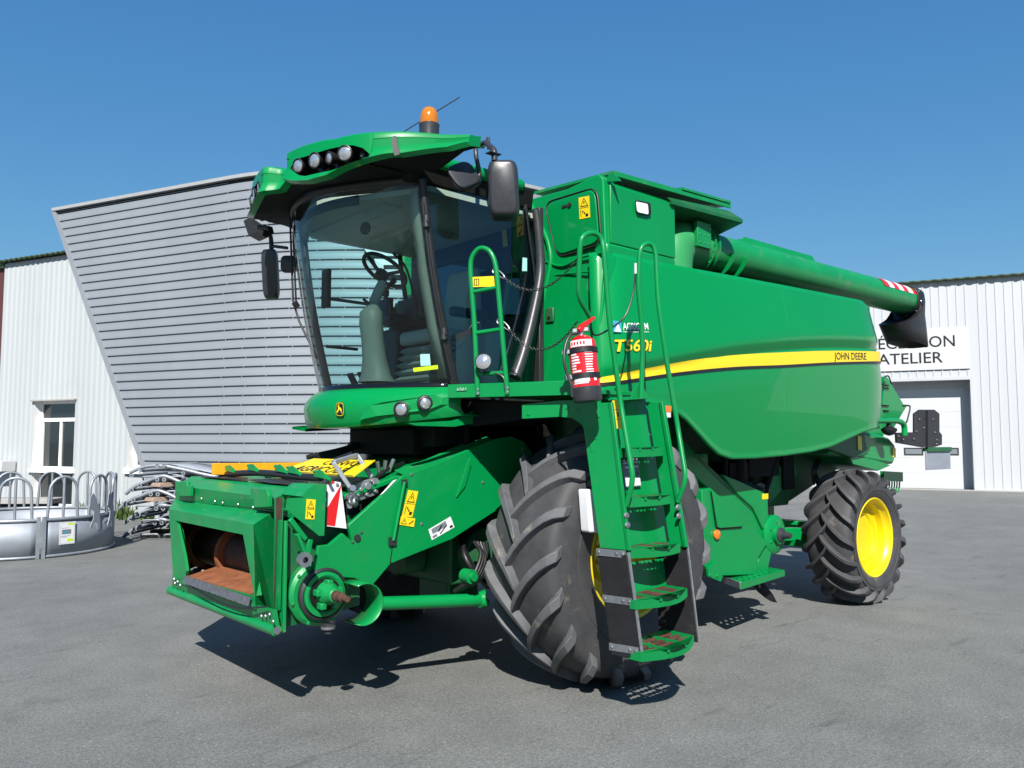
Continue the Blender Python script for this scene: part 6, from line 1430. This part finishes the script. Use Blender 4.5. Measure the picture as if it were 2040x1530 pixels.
for i in range(7): art += [(1, rect(.1+i*.12, .04, .15+i*.12, .055)), (1, rect(.1+i*.12, .95, .15+i*.12, .965))]
decal('notice', RF, cs, [M['white_film'], M['greyfilm'], M['bluefilm'], M['lime']], art)

# ---- curved galvanised panels stacked behind
LS, DS = -6.15, 14.6
for k in range(5):
    zo = .06+.25*k; nm = ['lowest', 'second lowest', 'middle', 'second highest', 'topmost'][k]
    T = thing('feeder_panel', site(LS, DS, zo), 'curved galvanised feeder panel lying flat, %s of five stacked by the slanted wall' % nm, 'panel', 'curved feeder panels in a stack')
    def sp(u, v, z, k=k): return site(LS+u+.05*math.sin(k*2.3), DS+v+.04*math.cos(k*1.7), z)
    arch = [(-.62,-.02),(-.46,.11),(-.20,.22),(0,.29),(.16,.26),(.42,.13),(.58,-.05),(.68,-.26)]
    if k == 4: arch = [(-.55,.10),(-.3,.20),(0,.22),(.35,.16),(.7,.08),(1.0,.02)]
    for v, nme in ((-.5, 'end_tube'), (.9, 'end_tube')):
        b = MB(); b.tube(catmull([sp(u, v, zo+z) for u, z in arch], 5), .031, 10); b.build(nme, M['zinc'], T, smooth=60)
    b = MB()
    for (u, z) in ((-.5,.06),(-.36,.14),(-.06,.24),(.06,.24),(.40,.10),(.54,-.04)):
        b.tube([sp(u, -.5, zo+z-.01), sp(u, .9, zo+z-.01)], .026, 8)
        b.lathe([(.036,0),(.036,.015),(.017,.015)], sp(u, -.53, zo+z-.01), -AX, 10)
    b.build('cross_tubes', M['zinc'], T, smooth=50)
    b = MB(); b.grid([[sp(u, v, zo+z+.035) for u, z in arch[1:]] for v in (-.30, .85)]); b.build('sheet', M['zinc_sheet'], T, smooth=60, solid=.006)
    for v in (-.47,):
        for u0 in (-.12, .30):
            b = MB(); b.tube(round_path([sp(u0-.2, v, zo-.03), sp(u0-.2, v-.06, zo+.03), sp(u0+.12, v-.06, zo+.04), sp(u0+.12, v, zo-.03)], .05), .016, 8); b.build('end_loop', M['zinc'], T, smooth=60)
    if k in (2, 3):
        W_ = thing('wood_block', sp(-.02, -.4, zo+.14), 'pale timber spacer under the %s panel of the stack' % ('second highest' if k == 2 else 'topmost'), 'block', 'timber spacers in the panel stack')
        b = MB(); b.box((-.15,-.15,-.035), (.15,.15,.035)); o = b.build('timber', M['wood'], None, bevel=.006); o.parent = W_
        o.rotation_euler = (0, 0, YAW-.6)
ST = thing('stack_bearer', site(LS, DS, 0), 'timber bearers under the stack of panels, coloured dark for the shade there', 'bearer')
for v in (-.2, .6):
    b = MB(); b.obox(site(LS+.05, DS+v, .075), RX*.30, AX*.06, (0,0,.075)); b.build('beam', M['dark'], ST, bevel=.006)  # dark colour stands in for the black shade beneath the stack
# ---- low trough by the wall and weeds
p = site(-10.1, 16.3)
TR = thing('stone_trough', p, 'low grey trough behind the ring feeder by the white wall', 'trough')
b = MB(); b.obox(p+Vector((0,0,.52)), RX*.95, AX*.30, (0,0,.05)); b.build('rim', M['conc'], TR, bevel=.01)
b = MB(); b.obox(p+Vector((0,0,.235)), RX*.85, AX*.24, (0,0,.235)); b.build('base', M['dark'], TR, bevel=.01)
# ---- unseen trees added behind the camera to darken reflections in paint and glass
b = MB(); rnd = random.Random(9)
for i in range(60):
    c = site(lerp(-75, 75, (i+rnd.random())/60), -52-rnd.random()*8, rnd.uniform(1.5, 3.6)); r = rnd.uniform(2.0, 3.6)
    for j in range(70):
        d = Vector((rnd.gauss(0,1), rnd.gauss(0,1), rnd.gauss(0,1))).normalized(); p = c+d*r*rnd.uniform(.6, 1.05)
        if p.z < .1: p.z = rnd.uniform(.1, 1.2)
        u = Vector((rnd.gauss(0,1), rnd.gauss(0,1), rnd.gauss(0,1))).normalized()*rnd.uniform(.35,.7); w = d.cross(u).normalized()*rnd.uniform(.3,.6)
        b.add([p-u, p+w, p+u, p-w], [(0,1,2,3)])
o = b.build('reflection_trees', M['leaf'], smooth=0, recalc=False); tag(o, 'unseen row of leafy trees added to be reflected in the paint and glass', 'trees', kind='stuff')
b = MB(); rnd = random.Random(3)
for i in range(420):
    t = rnd.random(); c = Wl(lerp(2.2, 4.6, t), 0, .25+abs(rnd.gauss(0, .16))); h = rnd.uniform(.12, .50)*(.35+.65*max(0, math.sin(t*17)*math.sin(t*7)))
    an = rnd.uniform(0, 6.28); d = Vector((math.cos(an), math.sin(an), 0)); w = d.cross(Vector((0,0,1)))*rnd.uniform(.012, .03); l = d*rnd.uniform(.02, .16)
    b.add([c-w, c+w, c+w*1.2+l*.5+Vector((0,0,h*.6)), c+l+Vector((0,0,h)), c-w*1.2+l*.5+Vector((0,0,h*.6))], [(0,1,2,3,4)])
o = b.build('weeds', M['leaf'], smooth=0, recalc=False); tag(o, 'green weeds growing along the foot of the white wall', 'weeds', kind='stuff')
